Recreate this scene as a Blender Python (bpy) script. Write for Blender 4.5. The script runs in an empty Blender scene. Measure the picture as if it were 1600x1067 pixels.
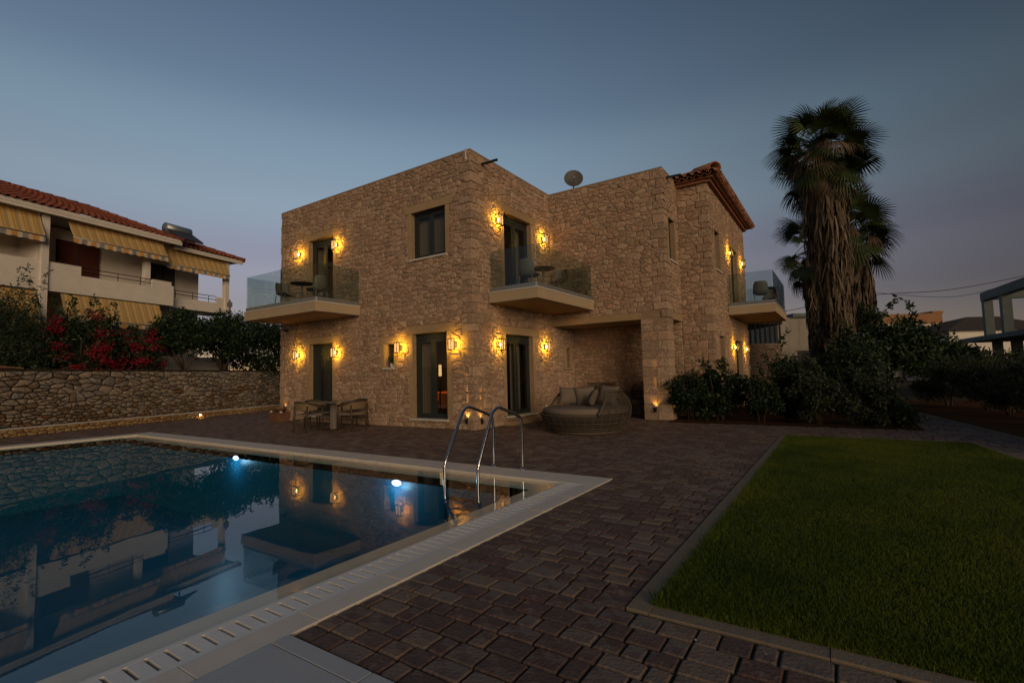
import bpy, math, random
import numpy as np
from mathutils import Vector, Matrix

sc = bpy.context.scene
R = math.radians
# ------------------------------------------------------------------ camera
F_PX, YAW, PITCH, ROLL, CAM_H = 774.61, R(33.499), R(3.918), R(-1.334), 1.3
_f = np.array([-math.sin(YAW)*math.cos(PITCH), math.cos(YAW)*math.cos(PITCH), math.sin(PITCH)])
_r = np.array([math.cos(YAW), math.sin(YAW), 0.0]); _u = np.cross(_r, _f)
_r2 = math.cos(ROLL)*_r + math.sin(ROLL)*_u
_u2 = -math.sin(ROLL)*_r + math.cos(ROLL)*_u
cam = bpy.data.cameras.new('camera'); cam_ob = bpy.data.objects.new('camera', cam)
sc.collection.objects.link(cam_ob); sc.camera = cam_ob
cam.sensor_width = 36; cam.lens = F_PX*36/1600; cam.clip_start = 0.05; cam.clip_end = 2000
cam_ob.matrix_world = Matrix(((_r2[0], _u2[0], -_f[0], 0), (_r2[1], _u2[1], -_f[1], 0), (_r2[2], _u2[2], -_f[2], CAM_H), (0, 0, 0, 1)))
# ------------------------------------------------------------------ dusk sky
SUN_AZ, SUN_EL = R(128), R(4.0)
world = bpy.data.worlds.new('World'); sc.world = world; world.use_nodes = True
wn = world.node_tree; wn.nodes.clear()
def wnode(t): return wn.nodes.new(t)
wout = wnode('ShaderNodeOutputWorld'); wbg = wnode('ShaderNodeBackground'); sky = wnode('ShaderNodeTexSky')
sky.sky_type = 'NISHITA'; sky.sun_disc = False; sky.sun_elevation = SUN_EL; sky.sun_rotation = SUN_AZ
sky.dust_density = 1.0; sky.air_density = 1.0; sky.ozone_density = 1.0; sky.altitude = 3000
# dusk colouring with height above the horizon, and the paler side of the sky to the left (west-north-west)
wtc = wnode('ShaderNodeTexCoord'); wsep = wnode('ShaderNodeSeparateXYZ'); wrp = wnode('ShaderNodeValToRGB')
wst = ((0.0, (.36,.23,.24)), (.12, (.37,.235,.24)), (.21, (.52,.335,.33)), (.33, (.69,.555,.49)), (.41, (.70,.605,.54)), (.50, (.57,.51,.49)), (.62, (.49,.46,.46)), (1.0, (1.75,1.62,1.55)))
wrp.color_ramp.interpolation = 'EASE'
while len(wrp.color_ramp.elements) < len(wst): wrp.color_ramp.elements.new(0.5)
for e_, (p_, c_) in zip(wrp.color_ramp.elements, wst): e_.position = p_; e_.color = (*c_, 1)
wdot = wnode('ShaderNodeVectorMath'); wdot.operation = 'DOT_PRODUCT'; wdot.inputs[1].default_value = (-0.946, 0.326, 0)
waz = wnode('ShaderNodeMapRange'); waz.interpolation_type = 'SMOOTHSTEP'
waz.inputs['From Min'].default_value = -0.6; waz.inputs['From Max'].default_value = 1.0; waz.inputs['To Min'].default_value = 0.18; waz.inputs['To Max'].default_value = 1.15
wmul = wnode('ShaderNodeMixRGB'); wmul.blend_type = 'MULTIPLY'; wmul.inputs[0].default_value = 1
wmul2 = wnode('ShaderNodeMixRGB'); wmul2.blend_type = 'MULTIPLY'; wmul2.inputs[0].default_value = 1
wn.links.new(wtc.outputs['Generated'], wsep.inputs[0]); wn.links.new(wsep.outputs['Z'], wrp.inputs[0])
wn.links.new(wtc.outputs['Generated'], wdot.inputs[0]); wn.links.new(wdot.outputs['Value'], waz.inputs['Value'])
wn.links.new(sky.outputs[0], wmul.inputs[1]); wn.links.new(wrp.outputs[0], wmul.inputs[2])
wn.links.new(wmul.outputs[0], wmul2.inputs[1]); wn.links.new(waz.outputs[0], wmul2.inputs[2])
wn.links.new(wmul2.outputs[0], wbg.inputs[0]); wbg.inputs[1].default_value = 0.15
wn.links.new(wbg.outputs[0], wout.inputs[0])
# low soft afterglow behind the camera
sun = bpy.data.lights.new('sun', 'SUN'); sun.energy = 1.15; sun.angle = R(35); sun.color = (1.0, 0.74, 0.50)
sun_ob = bpy.data.objects.new('sun', sun); sc.collection.objects.link(sun_ob)
_el = R(9); _sd = Vector((math.sin(SUN_AZ)*math.cos(_el), math.cos(SUN_AZ)*math.cos(_el), math.sin(_el)))
sun_ob.rotation_euler = _sd.to_track_quat('Z', 'Y').to_euler(); sun_ob.location = (0, -20, 30)
sc.view_settings.view_transform = 'Standard'; sc.view_settings.look = 'None'
sc.view_settings.exposure = 0.85; sc.view_settings.gamma = 1.0; sc.view_settings.use_curve_mapping = False
sc.render.engine = 'CYCLES'
sc.cycles.use_denoising = True; sc.cycles.max_bounces = 8; sc.cycles.transparent_max_bounces = 16
sc.cycles.sample_clamp_indirect = 4.0; sc.cycles.caustics_reflective = False; sc.cycles.caustics_refractive = False
try: sc.cycles.use_light_tree = True
except Exception: pass

# ------------------------------------------------------------------ helpers
COL = sc.collection
rng = np.random.default_rng(7); random.seed(7)
V3 = np.array
def project(P):
    v = np.asarray(P, float) - np.array([0, 0, CAM_H]); d = v @ _f
    d = np.where(d < 0.05, 0.05, d)
    return 800 + F_PX*(v @ _r2)/d, 533.5 - F_PX*(v @ _u2)/d, v @ _f
def pix_area(P):
    x, y, d = project(P)
    if (d < 0.3).any() or x.max() < 0 or x.min() > 1600 or y.max() < 0 or y.min() > 1067: return 0.0
    return 0.5*abs(float(np.dot(x, np.roll(y, -1)) - np.dot(y, np.roll(x, -1))))

def mesh_from(name, verts, faces, mat, tints=None, smooth=False):
    me = bpy.data.meshes.new(name)
    me.from_pydata([tuple(map(float, v)) for v in verts], [], faces)
    if mat is not None: me.materials.append(mat)
    if tints is not None:
        at = me.attributes.new('tint', 'FLOAT', 'FACE'); at.data.foreach_set('value', np.asarray(tints, np.float32))
    if smooth: me.polygons.foreach_set('use_smooth', np.ones(len(me.polygons), bool))
    me.update(); return me
def mesh_np(name, V, Fq, mat, tints=None, smooth=False):
    """V (n,3), Fq (m,k) - all faces with the same number of corners"""
    me = bpy.data.meshes.new(name); n, (m, k) = len(V), Fq.shape
    me.vertices.add(n); me.vertices.foreach_set('co', np.ascontiguousarray(V, np.float32).ravel())
    me.loops.add(m*k); me.loops.foreach_set('vertex_index', np.ascontiguousarray(Fq, np.int32).ravel())
    me.polygons.add(m); me.polygons.foreach_set('loop_start', np.arange(0, m*k, k, dtype=np.int32))
    try: me.polygons.foreach_set('loop_total', np.full(m, k, np.int32))
    except Exception: pass
    me.update(calc_edges=True); me.validate()
    if mat is not None: me.materials.append(mat)
    if tints is not None and len(me.polygons) == m:
        at = me.attributes.new('tint', 'FLOAT', 'FACE'); at.data.foreach_set('value', np.asarray(tints, np.float32))
    if smooth: me.polygons.foreach_set('use_smooth', np.ones(len(me.polygons), bool))
    me.update(); return me
def link(name, me, parent=None):
    o = bpy.data.objects.new(name, me); COL.objects.link(o)
    if parent is not None: o.parent = parent
    return o
def tag(o, label=None, cat=None, group=None, kind=None):
    if label: o['label'] = label
    if cat: o['category'] = cat
    if group: o['group'] = group
    if kind: o['kind'] = kind
    return o
def thing(name, label, cat, loc=(0, 0, 0), rz=0.0, group=None):
    o = bpy.data.objects.new(name, None); COL.objects.link(o)
    o.empty_display_size = 0.1; o.location = loc; o.rotation_euler = (0, 0, rz)
    return tag(o, label, cat, group)
def dup(o, parent=None, **kw):
    c = o.copy(); COL.objects.link(c)
    if parent is not None: c.parent = parent
    for ch in o.children: dup(ch, c)
    return c
def place_copy(o, loc, rz, label, group=None):
    c = dup(o); c.location = loc; c.rotation_euler = (0, 0, rz); c['label'] = label
    if group: c['group'] = group
    return c

class MB:
    def __init__(s): s.v = []; s.f = []; s.t = []
    def add(s, verts, faces, t=0.5):
        b = len(s.v); s.v += [tuple(map(float, p)) for p in verts]
        s.f += [tuple(b+i for i in f) for f in faces]; s.t += [t]*len(faces); return s
    def box(s, x0, x1, y0, y1, z0, z1, t=0.5):
        return s.add([(x0,y0,z0),(x1,y0,z0),(x1,y1,z0),(x0,y1,z0),(x0,y0,z1),(x1,y0,z1),(x1,y1,z1),(x0,y1,z1)],
                     [(0,3,2,1),(4,5,6,7),(0,1,5,4),(1,2,6,5),(2,3,7,6),(3,0,4,7)], t)
    def cbox(s, x0, x1, y0, y1, z0, z1, b=0.01, t=0.5):
        """box whose top and upright edges are chamfered"""
        def ring(i, z):
            c = min(b*0.55, (x1-x0)/3, (y1-y0)/3)
            return [(x0+i+c,y0+i,z),(x1-i-c,y0+i,z),(x1-i,y0+i+c,z),(x1-i,y1-i-c,z),(x1-i-c,y1-i,z),(x0+i+c,y1-i,z),(x0+i,y1-i-c,z),(x0+i,y0+i+c,z)]
        v = ring(0, z0)+ring(0, z1-b)+ring(b*0.8, z1); f = [tuple(range(16, 24)), tuple(range(7, -1, -1))]
        for k in range(2):
            for i in range(8):
                j = (i+1) % 8; f.append((k*8+i, k*8+j, k*8+8+j, k*8+8+i))
        return s.add(v, f, t)
    def obox(s, c, ax, ay, az, t=0.5):
        c, ax, ay, az = map(lambda q: np.array(q, float), (c, ax, ay, az)); v = []
        for k in (-1, 1):
            for i, j in ((-1,-1),(1,-1),(1,1),(-1,1)): v.append(c+i*ax+j*ay+k*az)
        return s.add(v, [(0,3,2,1),(4,5,6,7),(0,1,5,4),(1,2,6,5),(2,3,7,6),(3,0,4,7)], t)
    def bar(s, p, q, w, h=None, up=(0, 0, 1), t=0.5):
        p, q = np.array(p, float), np.array(q, float); d = q-p; L = np.linalg.norm(d); d /= L
        up = np.array(up, float)
        if abs(d @ up) > 0.95: up = np.array([1., 0, 0])
        a = np.cross(d, up); a /= np.linalg.norm(a); b = np.cross(a, d); h = w if h is None else h
        return s.obox((p+q)/2, d*L/2, a*w/2, b*h/2, t)
    def tube(s, pts, r, n=8, t=0.5, closed=False, caps=True):
        pts = [np.array(p, float) for p in pts]; m = len(pts); rr = r if hasattr(r, '__len__') else [r]*m
        V = []; prev = None
        for i in range(m):
            a = pts[(i-1) % m] if (closed or i > 0) else pts[i]; b = pts[(i+1) % m] if (closed or i < m-1) else pts[i]
            d = b-a; d = d/(np.linalg.norm(d)+1e-9)
            if prev is None:
                up = np.array([0, 0, 1.]) if abs(d[2]) < 0.9 else np.array([1., 0, 0])
                x = np.cross(d, up)
            else: x = prev - d*(prev @ d)
            x = x/(np.linalg.norm(x)+1e-9); y = np.cross(d, x); prev = x
            for k in range(n):
                A = 2*math.pi*k/n; V.append(pts[i]+rr[i]*(math.cos(A)*x+math.sin(A)*y))
        Fc = []
        for i in range(m if closed else m-1):
            for k in range(n):
                j = (i+1) % m; l = (k+1) % n; Fc.append((i*n+k, i*n+l, j*n+l, j*n+k))
        if caps and not closed: Fc += [tuple(range(n-1, -1, -1)), tuple((m-1)*n+k for k in range(n))]
        return s.add(V, Fc, t)
    def lathe(s, prof, n=20, c=(0, 0), t=0.5, cap0=True, cap1=True):
        V = [(c[0]+r*math.cos(2*math.pi*k/n), c[1]+r*math.sin(2*math.pi*k/n), z) for r, z in prof for k in range(n)]
        Fc = [(i*n+k, i*n+(k+1) % n, (i+1)*n+(k+1) % n, (i+1)*n+k) for i in range(len(prof)-1) for k in range(n)]
        if cap0: Fc.append(tuple(range(n-1, -1, -1)))
        if cap1: Fc.append(tuple((len(prof)-1)*n+k for k in range(n)))
        return s.add(V, Fc, t)
    def quad(s, a, b, c, d, t=0.5): return s.add([a, b, c, d], [(0, 1, 2, 3)], t)
    def build(s, name, mat, parent=None, smooth=False, off=(0, 0, 0)):
        v = np.array(s.v, float)-np.array(off, float) if len(s.v) else s.v
        return link(name, mesh_from(name, v, s.f, mat, s.t, smooth), parent)

# ------------------------------------------------------------------ materials
def new_mat(name):
    m = bpy.data.materials.new(name); m.use_nodes = True; nt = m.node_tree; nt.nodes.clear()
    return m, nt, nt.nodes.new('ShaderNodeOutputMaterial')
def ramp_node(nt, cols):
    r = nt.nodes.new('ShaderNodeValToRGB'); e = r.color_ramp.elements
    while len(e) < len(cols): e.new(0.5)
    for i, c in enumerate(cols):
        e[i].position = i/(max(1, len(cols)-1)); e[i].color = (*c, 1)
    return r
def mat(name, cols, rough=0.8, noise=8.0, nmix=0.35, bump=0.0, bscale=40.0, metal=0.0, spec=0.3, sheen=0.0, stretch=None, detail=5.0, trans=0.0):
    """tint attribute (a piece's own colour) and noise (its grain) pick from a ramp of the thing's own colours"""
    m, nt, out = new_mat(name); N, L = nt.nodes.new, nt.links.new
    b = N('ShaderNodeBsdfPrincipled'); b.inputs['Roughness'].default_value = rough; b.inputs['Metallic'].default_value = metal
    b.inputs['Specular IOR Level'].default_value = spec
    if len(cols) == 1: cols = [tuple(c*0.85 for c in cols[0]), tuple(min(1, c*1.12) for c in cols[0])]
    at = N('ShaderNodeAttribute'); at.attribute_name = 'tint'
    tc = N('ShaderNodeTexCoord'); mp = N('ShaderNodeMapping'); nz = N('ShaderNodeTexNoise')
    nz.inputs['Scale'].default_value = noise; nz.inputs['Detail'].default_value = detail; nz.inputs['Roughness'].default_value = 0.65
    if stretch: mp.inputs['Scale'].default_value = stretch
    L(tc.outputs['Object'], mp.inputs[0]); L(mp.outputs[0], nz.inputs[0])
    mr = N('ShaderNodeMapRange'); mr.inputs['From Min'].default_value = 0.28; mr.inputs['From Max'].default_value = 0.72
    L(nz.outputs['Fac'], mr.inputs['Value'])
    mx = N('ShaderNodeMix'); mx.data_type = 'FLOAT'; mx.inputs['Factor'].default_value = nmix
    L(at.outputs['Fac'], mx.inputs['A']); L(mr.outputs[0], mx.inputs['B'])
    rp = ramp_node(nt, cols); L(mx.outputs['Result'], rp.inputs[0]); L(rp.outputs[0], b.inputs['Base Color'])
    if bump > 0:
        n2 = N('ShaderNodeTexNoise'); n2.inputs['Scale'].default_value = bscale; n2.inputs['Detail'].default_value = 6
        L(mp.outputs[0], n2.inputs[0]); bp = N('ShaderNodeBump'); bp.inputs['Strength'].default_value = bump; bp.inputs['Distance'].default_value = 0.02
        L(n2.outputs['Fac'], bp.inputs['Height']); L(bp.outputs[0], b.inputs['Normal'])
    if trans > 0:
        tr = N('ShaderNodeBsdfTranslucent'); L(rp.outputs[0], tr.inputs[0]); ms = N('ShaderNodeMixShader'); ms.inputs[0].default_value = trans
        L(b.outputs[0], ms.inputs[1]); L(tr.outputs[0], ms.inputs[2]); L(ms.outputs[0], out.inputs[0])
    else: L(b.outputs[0], out.inputs[0])
    return m
def glass_mat(name, tint, ior=1.5, rough=0.0, bump=None, boost=1.0):
    m, nt, out = new_mat(name); N, L = nt.nodes.new, nt.links.new
    tr = N('ShaderNodeBsdfTransparent'); tr.inputs[0].default_value = (*tint, 1)
    gl = N('ShaderNodeBsdfGlossy'); gl.inputs['Roughness'].default_value = rough; gl.inputs[0].default_value = (1, 1, 1, 1)
    fr = N('ShaderNodeFresnel'); gm = N('ShaderNodeNewGeometry'); io = N('ShaderNodeMix'); io.data_type = 'FLOAT'
    io.inputs['A'].default_value = ior; io.inputs['B'].default_value = 1/ior; L(gm.outputs['Backfacing'], io.inputs['Factor']); L(io.outputs['Result'], fr.inputs[0])
    mx = N('ShaderNodeMixShader'); fac = fr.outputs[0]
    if boost != 1.0:
        mu = N('ShaderNodeMath'); mu.operation = 'MULTIPLY'; mu.use_clamp = True; mu.inputs[1].default_value = boost; L(fac, mu.inputs[0]); fac = mu.outputs[0]
    L(fac, mx.inputs[0]); L(tr.outputs[0], mx.inputs[1]); L(gl.outputs[0], mx.inputs[2])
    if bump:
        tc = N('ShaderNodeTexCoord'); nz = N('ShaderNodeTexNoise'); nz.inputs['Scale'].default_value = bump[0]; nz.inputs['Detail'].default_value = 2
        bp = N('ShaderNodeBump'); bp.inputs['Strength'].default_value = bump[1]; bp.inputs['Distance'].default_value = 0.01
        L(tc.outputs['Object'], nz.inputs[0]); L(nz.outputs['Fac'], bp.inputs['Height']); L(bp.outputs[0], gl.inputs['Normal']); L(bp.outputs[0], fr.inputs['Normal'])
    L(mx.outputs[0], out.inputs[0]); return m
def emit_mat(name, col, s):
    m, nt, out = new_mat(name); e = nt.nodes.new('ShaderNodeEmission'); e.inputs[0].default_value = (*col, 1); e.inputs[1].default_value = s
    nt.links.new(e.outputs[0], out.inputs[0]); return m

M = {}
M['stone'] = mat('villa_stone', [(0.115,0.060,0.036),(0.265,0.162,0.104),(0.40,0.27,0.185),(0.21,0.150,0.106),(0.44,0.32,0.218),(0.32,0.205,0.145),(0.55,0.425,0.305)], 0.92, 18, 0.42, 0.75, 30, spec=0.12)
M['mortar'] = mat('villa_mortar', [(0.21,0.148,0.094),(0.31,0.225,0.148)], 0.95, 12, 0.9, 0.4, 60, spec=0.1)
M['sandstone'] = mat('sandstone', [(0.27,0.185,0.10),(0.37,0.265,0.15)], 0.88, 9, 0.55, 0.5, 50, spec=0.2)
M['plaster'] = mat('balcony_plaster', [(0.34,0.26,0.165),(0.40,0.31,0.20)], 0.85, 3, 0.8, 0.08, 80, spec=0.2)
M['marble'] = mat('pale_marble', [(0.46,0.43,0.37),(0.58,0.54,0.47)], 0.5, 6, 0.7, 0.05, 80)
M['frame'] = mat('anthracite_aluminium', [(0.024,0.031,0.031),(0.032,0.040,0.040)], 0.45, 4, 0.5, metal=0.2)
M['black'] = mat('black_metal', [(0.012,0.012,0.013),(0.02,0.02,0.022)], 0.5, 6, 0.5, metal=0.4)
M['dark_plastic'] = mat('dark_plastic', [(0.025,0.027,0.03),(0.04,0.043,0.047)], 0.6, 10, 0.5)
M['pane'] = glass_mat('window_pane', (0.78,0.80,0.79), 1.5, boost=0.8)
M['glass'] = glass_mat('balustrade_glass', (0.80,0.86,0.85), 1.5, boost=1.0)
M['glass_edge'] = mat('glass_channel', [(0.30,0.33,0.34),(0.36,0.39,0.40)], 0.35, 5, 0.5, metal=0.7)
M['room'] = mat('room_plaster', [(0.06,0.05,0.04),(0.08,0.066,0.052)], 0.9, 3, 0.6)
M['curtain'] = mat('curtain_cloth', [(0.15,0.125,0.085),(0.22,0.185,0.13)], 0.95, 20, 0.6, trans=0.3)
M['paver'] = mat('concrete_paver', [(0.050,0.024,0.020),(0.13,0.082,0.062),(0.078,0.050,0.042),(0.185,0.128,0.090),(0.145,0.115,0.094),(0.088,0.042,0.034),(0.27,0.21,0.155)], 0.72, 11, 0.30, 0.5, 45, spec=0.35)
M['joint'] = mat('joint_sand', [(0.030,0.022,0.015),(0.055,0.040,0.026)], 0.95, 14, 0.9, 0.3, 60, spec=0.1)
M['travertine'] = mat('travertine', [(0.50,0.44,0.355),(0.62,0.565,0.475),(0.56,0.50,0.415)], 0.55, 5, 0.6, 0.06, 70, spec=0.4)
M['wet_stone'] = mat('wet_travertine', [(0.66,0.52,0.36),(0.78,0.64,0.47)], 0.5, 5, 0.6, 0.06, 70)
M['drain'] = mat('white_drain_stone', [(0.62,0.61,0.56),(0.72,0.705,0.655)], 0.5, 7, 0.6, 0.08, 60, spec=0.4)
M['dark_gap'] = mat('dark_channel', [(0.008,0.007,0.005),(0.016,0.013,0.009)], 0.9, 8, 0.7)
M['deck_tile'] = mat('grey_porcelain', [(0.33,0.345,0.35),(0.40,0.415,0.42)], 0.5, 4, 0.7, 0.05, 90, spec=0.4)
M['mosaic'] = mat('pool_mosaic', [(0.010,0.115,0.19),(0.018,0.155,0.25)], 0.35, 3, 0.7, spec=0.4)
M['water'] = glass_mat('water', (0.58,0.85,0.90), 1.33, bump=(1.3, 0.10), boost=0.80)
M['steel'] = mat('polished_steel', [(0.50,0.50,0.50),(0.58,0.58,0.58)], 0.16, 3, 0.4, metal=1.0)
M['grass'] = mat('grass_blade', [(0.020,0.040,0.004),(0.066,0.108,0.008),(0.122,0.150,0.013),(0.18,0.155,0.030)], 0.7, 0.9, 0.35, spec=0.25, trans=0.15)
M['turf'] = mat('turf_soil', [(0.016,0.028,0.006),(0.030,0.048,0.010)], 0.95, 6, 0.8, 0.3, 50, spec=0.1)
M['kerb'] = mat('kerb_concrete', [(0.14,0.11,0.08),(0.20,0.16,0.115),(0.17,0.13,0.09)], 0.9, 10, 0.6, 0.3, 80, spec=0.2)
M['soil'] = mat('red_soil', [(0.060,0.026,0.012),(0.095,0.045,0.020)], 0.98, 9, 0.8, 0.7, 35, spec=0.05)
M['ground'] = mat('dry_ground', [(0.045,0.042,0.022),(0.085,0.072,0.042)], 0.98, 0.6, 0.9, 0.4, 12, spec=0.05)
M['rubble'] = mat('rubble_stone', [(0.080,0.036,0.014),(0.17,0.092,0.042),(0.12,0.095,0.070),(0.29,0.235,0.175),(0.125,0.118,0.108),(0.42,0.37,0.30)], 0.92, 12, 0.34, 0.6, 40, spec=0.15)
M['rubble_ochre'] = mat('ochre_rubble', [(0.17,0.095,0.036),(0.30,0.19,0.085),(0.34,0.24,0.13)], 0.92, 10, 0.35, 0.6, 40, spec=0.15)
M['rubble_bed'] = mat('rubble_mortar', [(0.028,0.020,0.012),(0.055,0.040,0.025)], 0.98, 12, 0.8, 0.4, 50, spec=0.05)
M['white_wall'] = mat('white_render', [(0.56,0.52,0.45),(0.68,0.63,0.55)], 0.85, 1.4, 0.8, 0.05, 50, spec=0.2)
M['rooftile'] = mat('terracotta_tile', [(0.07,0.020,0.013),(0.16,0.046,0.026),(0.24,0.075,0.042),(0.12,0.045,0.032)], 0.85, 5, 0.4, 0.3, 40, spec=0.2)
M['villa_tile'] = mat('aged_tile', [(0.14,0.055,0.030),(0.26,0.115,0.065),(0.34,0.18,0.11)], 0.9, 7, 0.4, 0.3, 40, spec=0.15)
M['red_door'] = mat('dark_red_wood', [(0.060,0.014,0.010),(0.095,0.024,0.016)], 0.6, 6, 0.6, stretch=(1,1,0.2))
M['wicker'] = mat('woven_rattan', [(0.045,0.035,0.024),(0.080,0.063,0.044),(0.11,0.089,0.062)], 0.7, 18, 0.5, 0.2, 120)
M['wicker_dark'] = mat('dark_wicker', [(0.030,0.024,0.019),(0.055,0.044,0.035)], 0.7, 18, 0.5, 0.2, 120)
M['cushion'] = mat('taupe_cushion', [(0.155,0.125,0.095),(0.20,0.165,0.125)], 0.95, 30, 0.5, 0.15, 250, spec=0.1)
M['taupe'] = mat('taupe_plastic', [(0.17,0.15,0.125),(0.20,0.18,0.15)], 0.6, 4, 0.5)
M['chair_frame'] = mat('bronze_frame', [(0.045,0.032,0.020),(0.065,0.047,0.030)], 0.5, 6, 0.5)
M['rope'] = mat('rope_back', [(0.17,0.115,0.060),(0.24,0.165,0.09)], 0.9, 40, 0.6, 0.4, 150)
M['tabletop'] = mat('grey_tabletop', [(0.11,0.105,0.095),(0.15,0.14,0.125)], 0.4, 5, 0.5)
M['terracotta'] = mat('terracotta_pot', [(0.12,0.055,0.030),(0.18,0.085,0.046)], 0.85, 7, 0.6, 0.2, 60)
M['white_pot'] = mat('white_ceramic', [(0.55,0.50,0.46),(0.62,0.57,0.52)], 0.4, 4, 0.5)
M['galv'] = mat('galvanised_steel', [(0.26,0.28,0.29),(0.36,0.38,0.39)], 0.45, 5, 0.6, metal=0.7)
M['dish'] = mat('dish_paint', [(0.07,0.07,0.065),(0.095,0.093,0.086)], 0.6, 5, 0.5)
M['concrete'] = mat('raw_concrete', [(0.095,0.115,0.108),(0.15,0.17,0.16)], 0.9, 2.5, 0.8, 0.2, 30, spec=0.2)
M['old_render'] = mat('stained_render', [(0.17,0.15,0.115),(0.27,0.245,0.20),(0.30,0.275,0.23)], 0.9, 1.2, 0.9, 0.08, 40, spec=0.15, stretch=(1.6,1.6,0.25))
M['orange_wall'] = mat('orange_render', [(0.22,0.115,0.055),(0.28,0.15,0.075)], 0.9, 3, 0.7)
M['cream'] = mat('cream_render', [(0.46,0.40,0.30),(0.54,0.47,0.36)], 0.9, 1.5, 0.8)
M['leaf'] = mat('glossy_leaf', [(0.004,0.011,0.003),(0.010,0.025,0.007),(0.022,0.044,0.012),(0.042,0.066,0.023)], 0.5, 3, 0.25, spec=0.35, trans=0.12)
M['leaf_grey'] = mat('olive_leaf', [(0.014,0.022,0.010),(0.030,0.042,0.020),(0.055,0.068,0.036),(0.085,0.095,0.055)], 0.6, 3, 0.25, spec=0.3, trans=0.12)
M['leaf_light'] = mat('fresh_leaf', [(0.018,0.040,0.007),(0.034,0.066,0.012),(0.055,0.090,0.020)], 0.55, 3, 0.25, spec=0.3, trans=0.15)
M['blossom'] = mat('crimson_blossom', [(0.14,0.004,0.012),(0.25,0.008,0.024),(0.34,0.02,0.045)], 0.8, 5, 0.4, trans=0.2)
M['bark'] = mat('bark', [(0.040,0.028,0.018),(0.085,0.062,0.042)], 0.95, 12, 0.8, 0.6, 30, stretch=(1,1,0.3))
M['palm_dead'] = mat('dead_palm_leaf', [(0.030,0.023,0.016),(0.085,0.064,0.043),(0.16,0.126,0.088),(0.26,0.21,0.155)], 0.9, 6, 0.3, spec=0.1, trans=0.1)
M['palm_leaf'] = mat('palm_leaf', [(0.012,0.024,0.007),(0.034,0.054,0.015),(0.070,0.088,0.030)], 0.55, 4, 0.3, spec=0.35, trans=0.12)
M['slat'] = mat('dark_timber', [(0.030,0.022,0.016),(0.05,0.036,0.026)], 0.8, 8, 0.6)
M['bulb'] = emit_mat('lamp_glow', (1.0, 0.56, 0.20), 0.62)
M['bulb_hot'] = emit_mat('uplight_lens', (1.0, 0.62, 0.20), 9.0)
M['pool_lamp'] = emit_mat('pool_lamp', (0.62, 0.72, 1.0), 3.0)
M['room_lamp'] = emit_mat('room_lamp_glow', (1.0, 0.60, 0.22), 0.55)
M['orange_seat'] = mat('orange_upholstery', [(0.38,0.10,0.03),(0.46,0.14,0.045)], 0.9, 20, 0.5)

def awning_mat():
    m, nt, out = new_mat('striped_awning'); N, L = nt.nodes.new, nt.links.new
    tc = N('ShaderNodeTexCoord'); sp = N('ShaderNodeSeparateXYZ'); L(tc.outputs['Object'], sp.inputs[0])
    mu = N('ShaderNodeMath'); mu.operation = 'MULTIPLY'; mu.inputs[1].default_value = 3.6; L(sp.outputs['Y'], mu.inputs[0])
    fr = N('ShaderNodeMath'); fr.operation = 'FRACT'; L(mu.outputs[0], fr.inputs[0])
    rp = N('ShaderNodeValToRGB'); rp.color_ramp.interpolation = 'CONSTANT'; e = rp.color_ramp.elements
    A, Bc, G = (0.62,0.47,0.22,1), (0.58,0.29,0.04,1), (0.42,0.33,0.18,1)
    for _ in range(4): e.new(0.5)
    for i, (p, c) in enumerate(((0,A),(0.34,Bc),(0.52,A),(0.62,Bc),(0.70,G),(0.92,Bc))): e[i].position = p; e[i].color = c
    L(fr.outputs[0], rp.inputs[0]); b = N('ShaderNodeBsdfPrincipled'); b.inputs['Roughness'].default_value = 0.9
    L(rp.outputs[0], b.inputs['Base Color']); t = N('ShaderNodeBsdfTranslucent'); L(rp.outputs[0], t.inputs[0])
    ms = N('ShaderNodeMixShader'); ms.inputs[0].default_value = 0.2; L(b.outputs[0], ms.inputs[1]); L(t.outputs[0], ms.inputs[2]); L(ms.outputs[0], out.inputs[0])
    return m
M['awning'] = awning_mat()
def valance_mat():
    m, nt, out = new_mat('awning_valance'); N, L = nt.nodes.new, nt.links.new
    tc = N('ShaderNodeTexCoord'); sp = N('ShaderNodeSeparateXYZ'); L(tc.outputs['Object'], sp.inputs[0])
    mu = N('ShaderNodeMath'); mu.operation = 'MULTIPLY'; mu.inputs[1].default_value = 1.8; L(sp.outputs['Y'], mu.inputs[0])
    fr = N('ShaderNodeMath'); fr.operation = 'FRACT'; L(mu.outputs[0], fr.inputs[0])
    rp = N('ShaderNodeValToRGB'); rp.color_ramp.interpolation = 'CONSTANT'; e = rp.color_ramp.elements
    e.new(0.5); e.new(0.5)
    for i, (p, c) in enumerate(((0,(0.52,0.26,0.07,1)),(0.30,(0.54,0.45,0.31,1)),(0.5,(0.22,0.21,0.19,1)),(0.78,(0.54,0.42,0.25,1)))): e[i].position = p; e[i].color = c
    L(fr.outputs[0], rp.inputs[0]); b = N('ShaderNodeBsdfPrincipled'); b.inputs['Roughness'].default_value = 0.9
    L(rp.outputs[0], b.inputs['Base Color']); L(b.outputs[0], out.inputs[0]); return m
M['valance'] = valance_mat()

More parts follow.
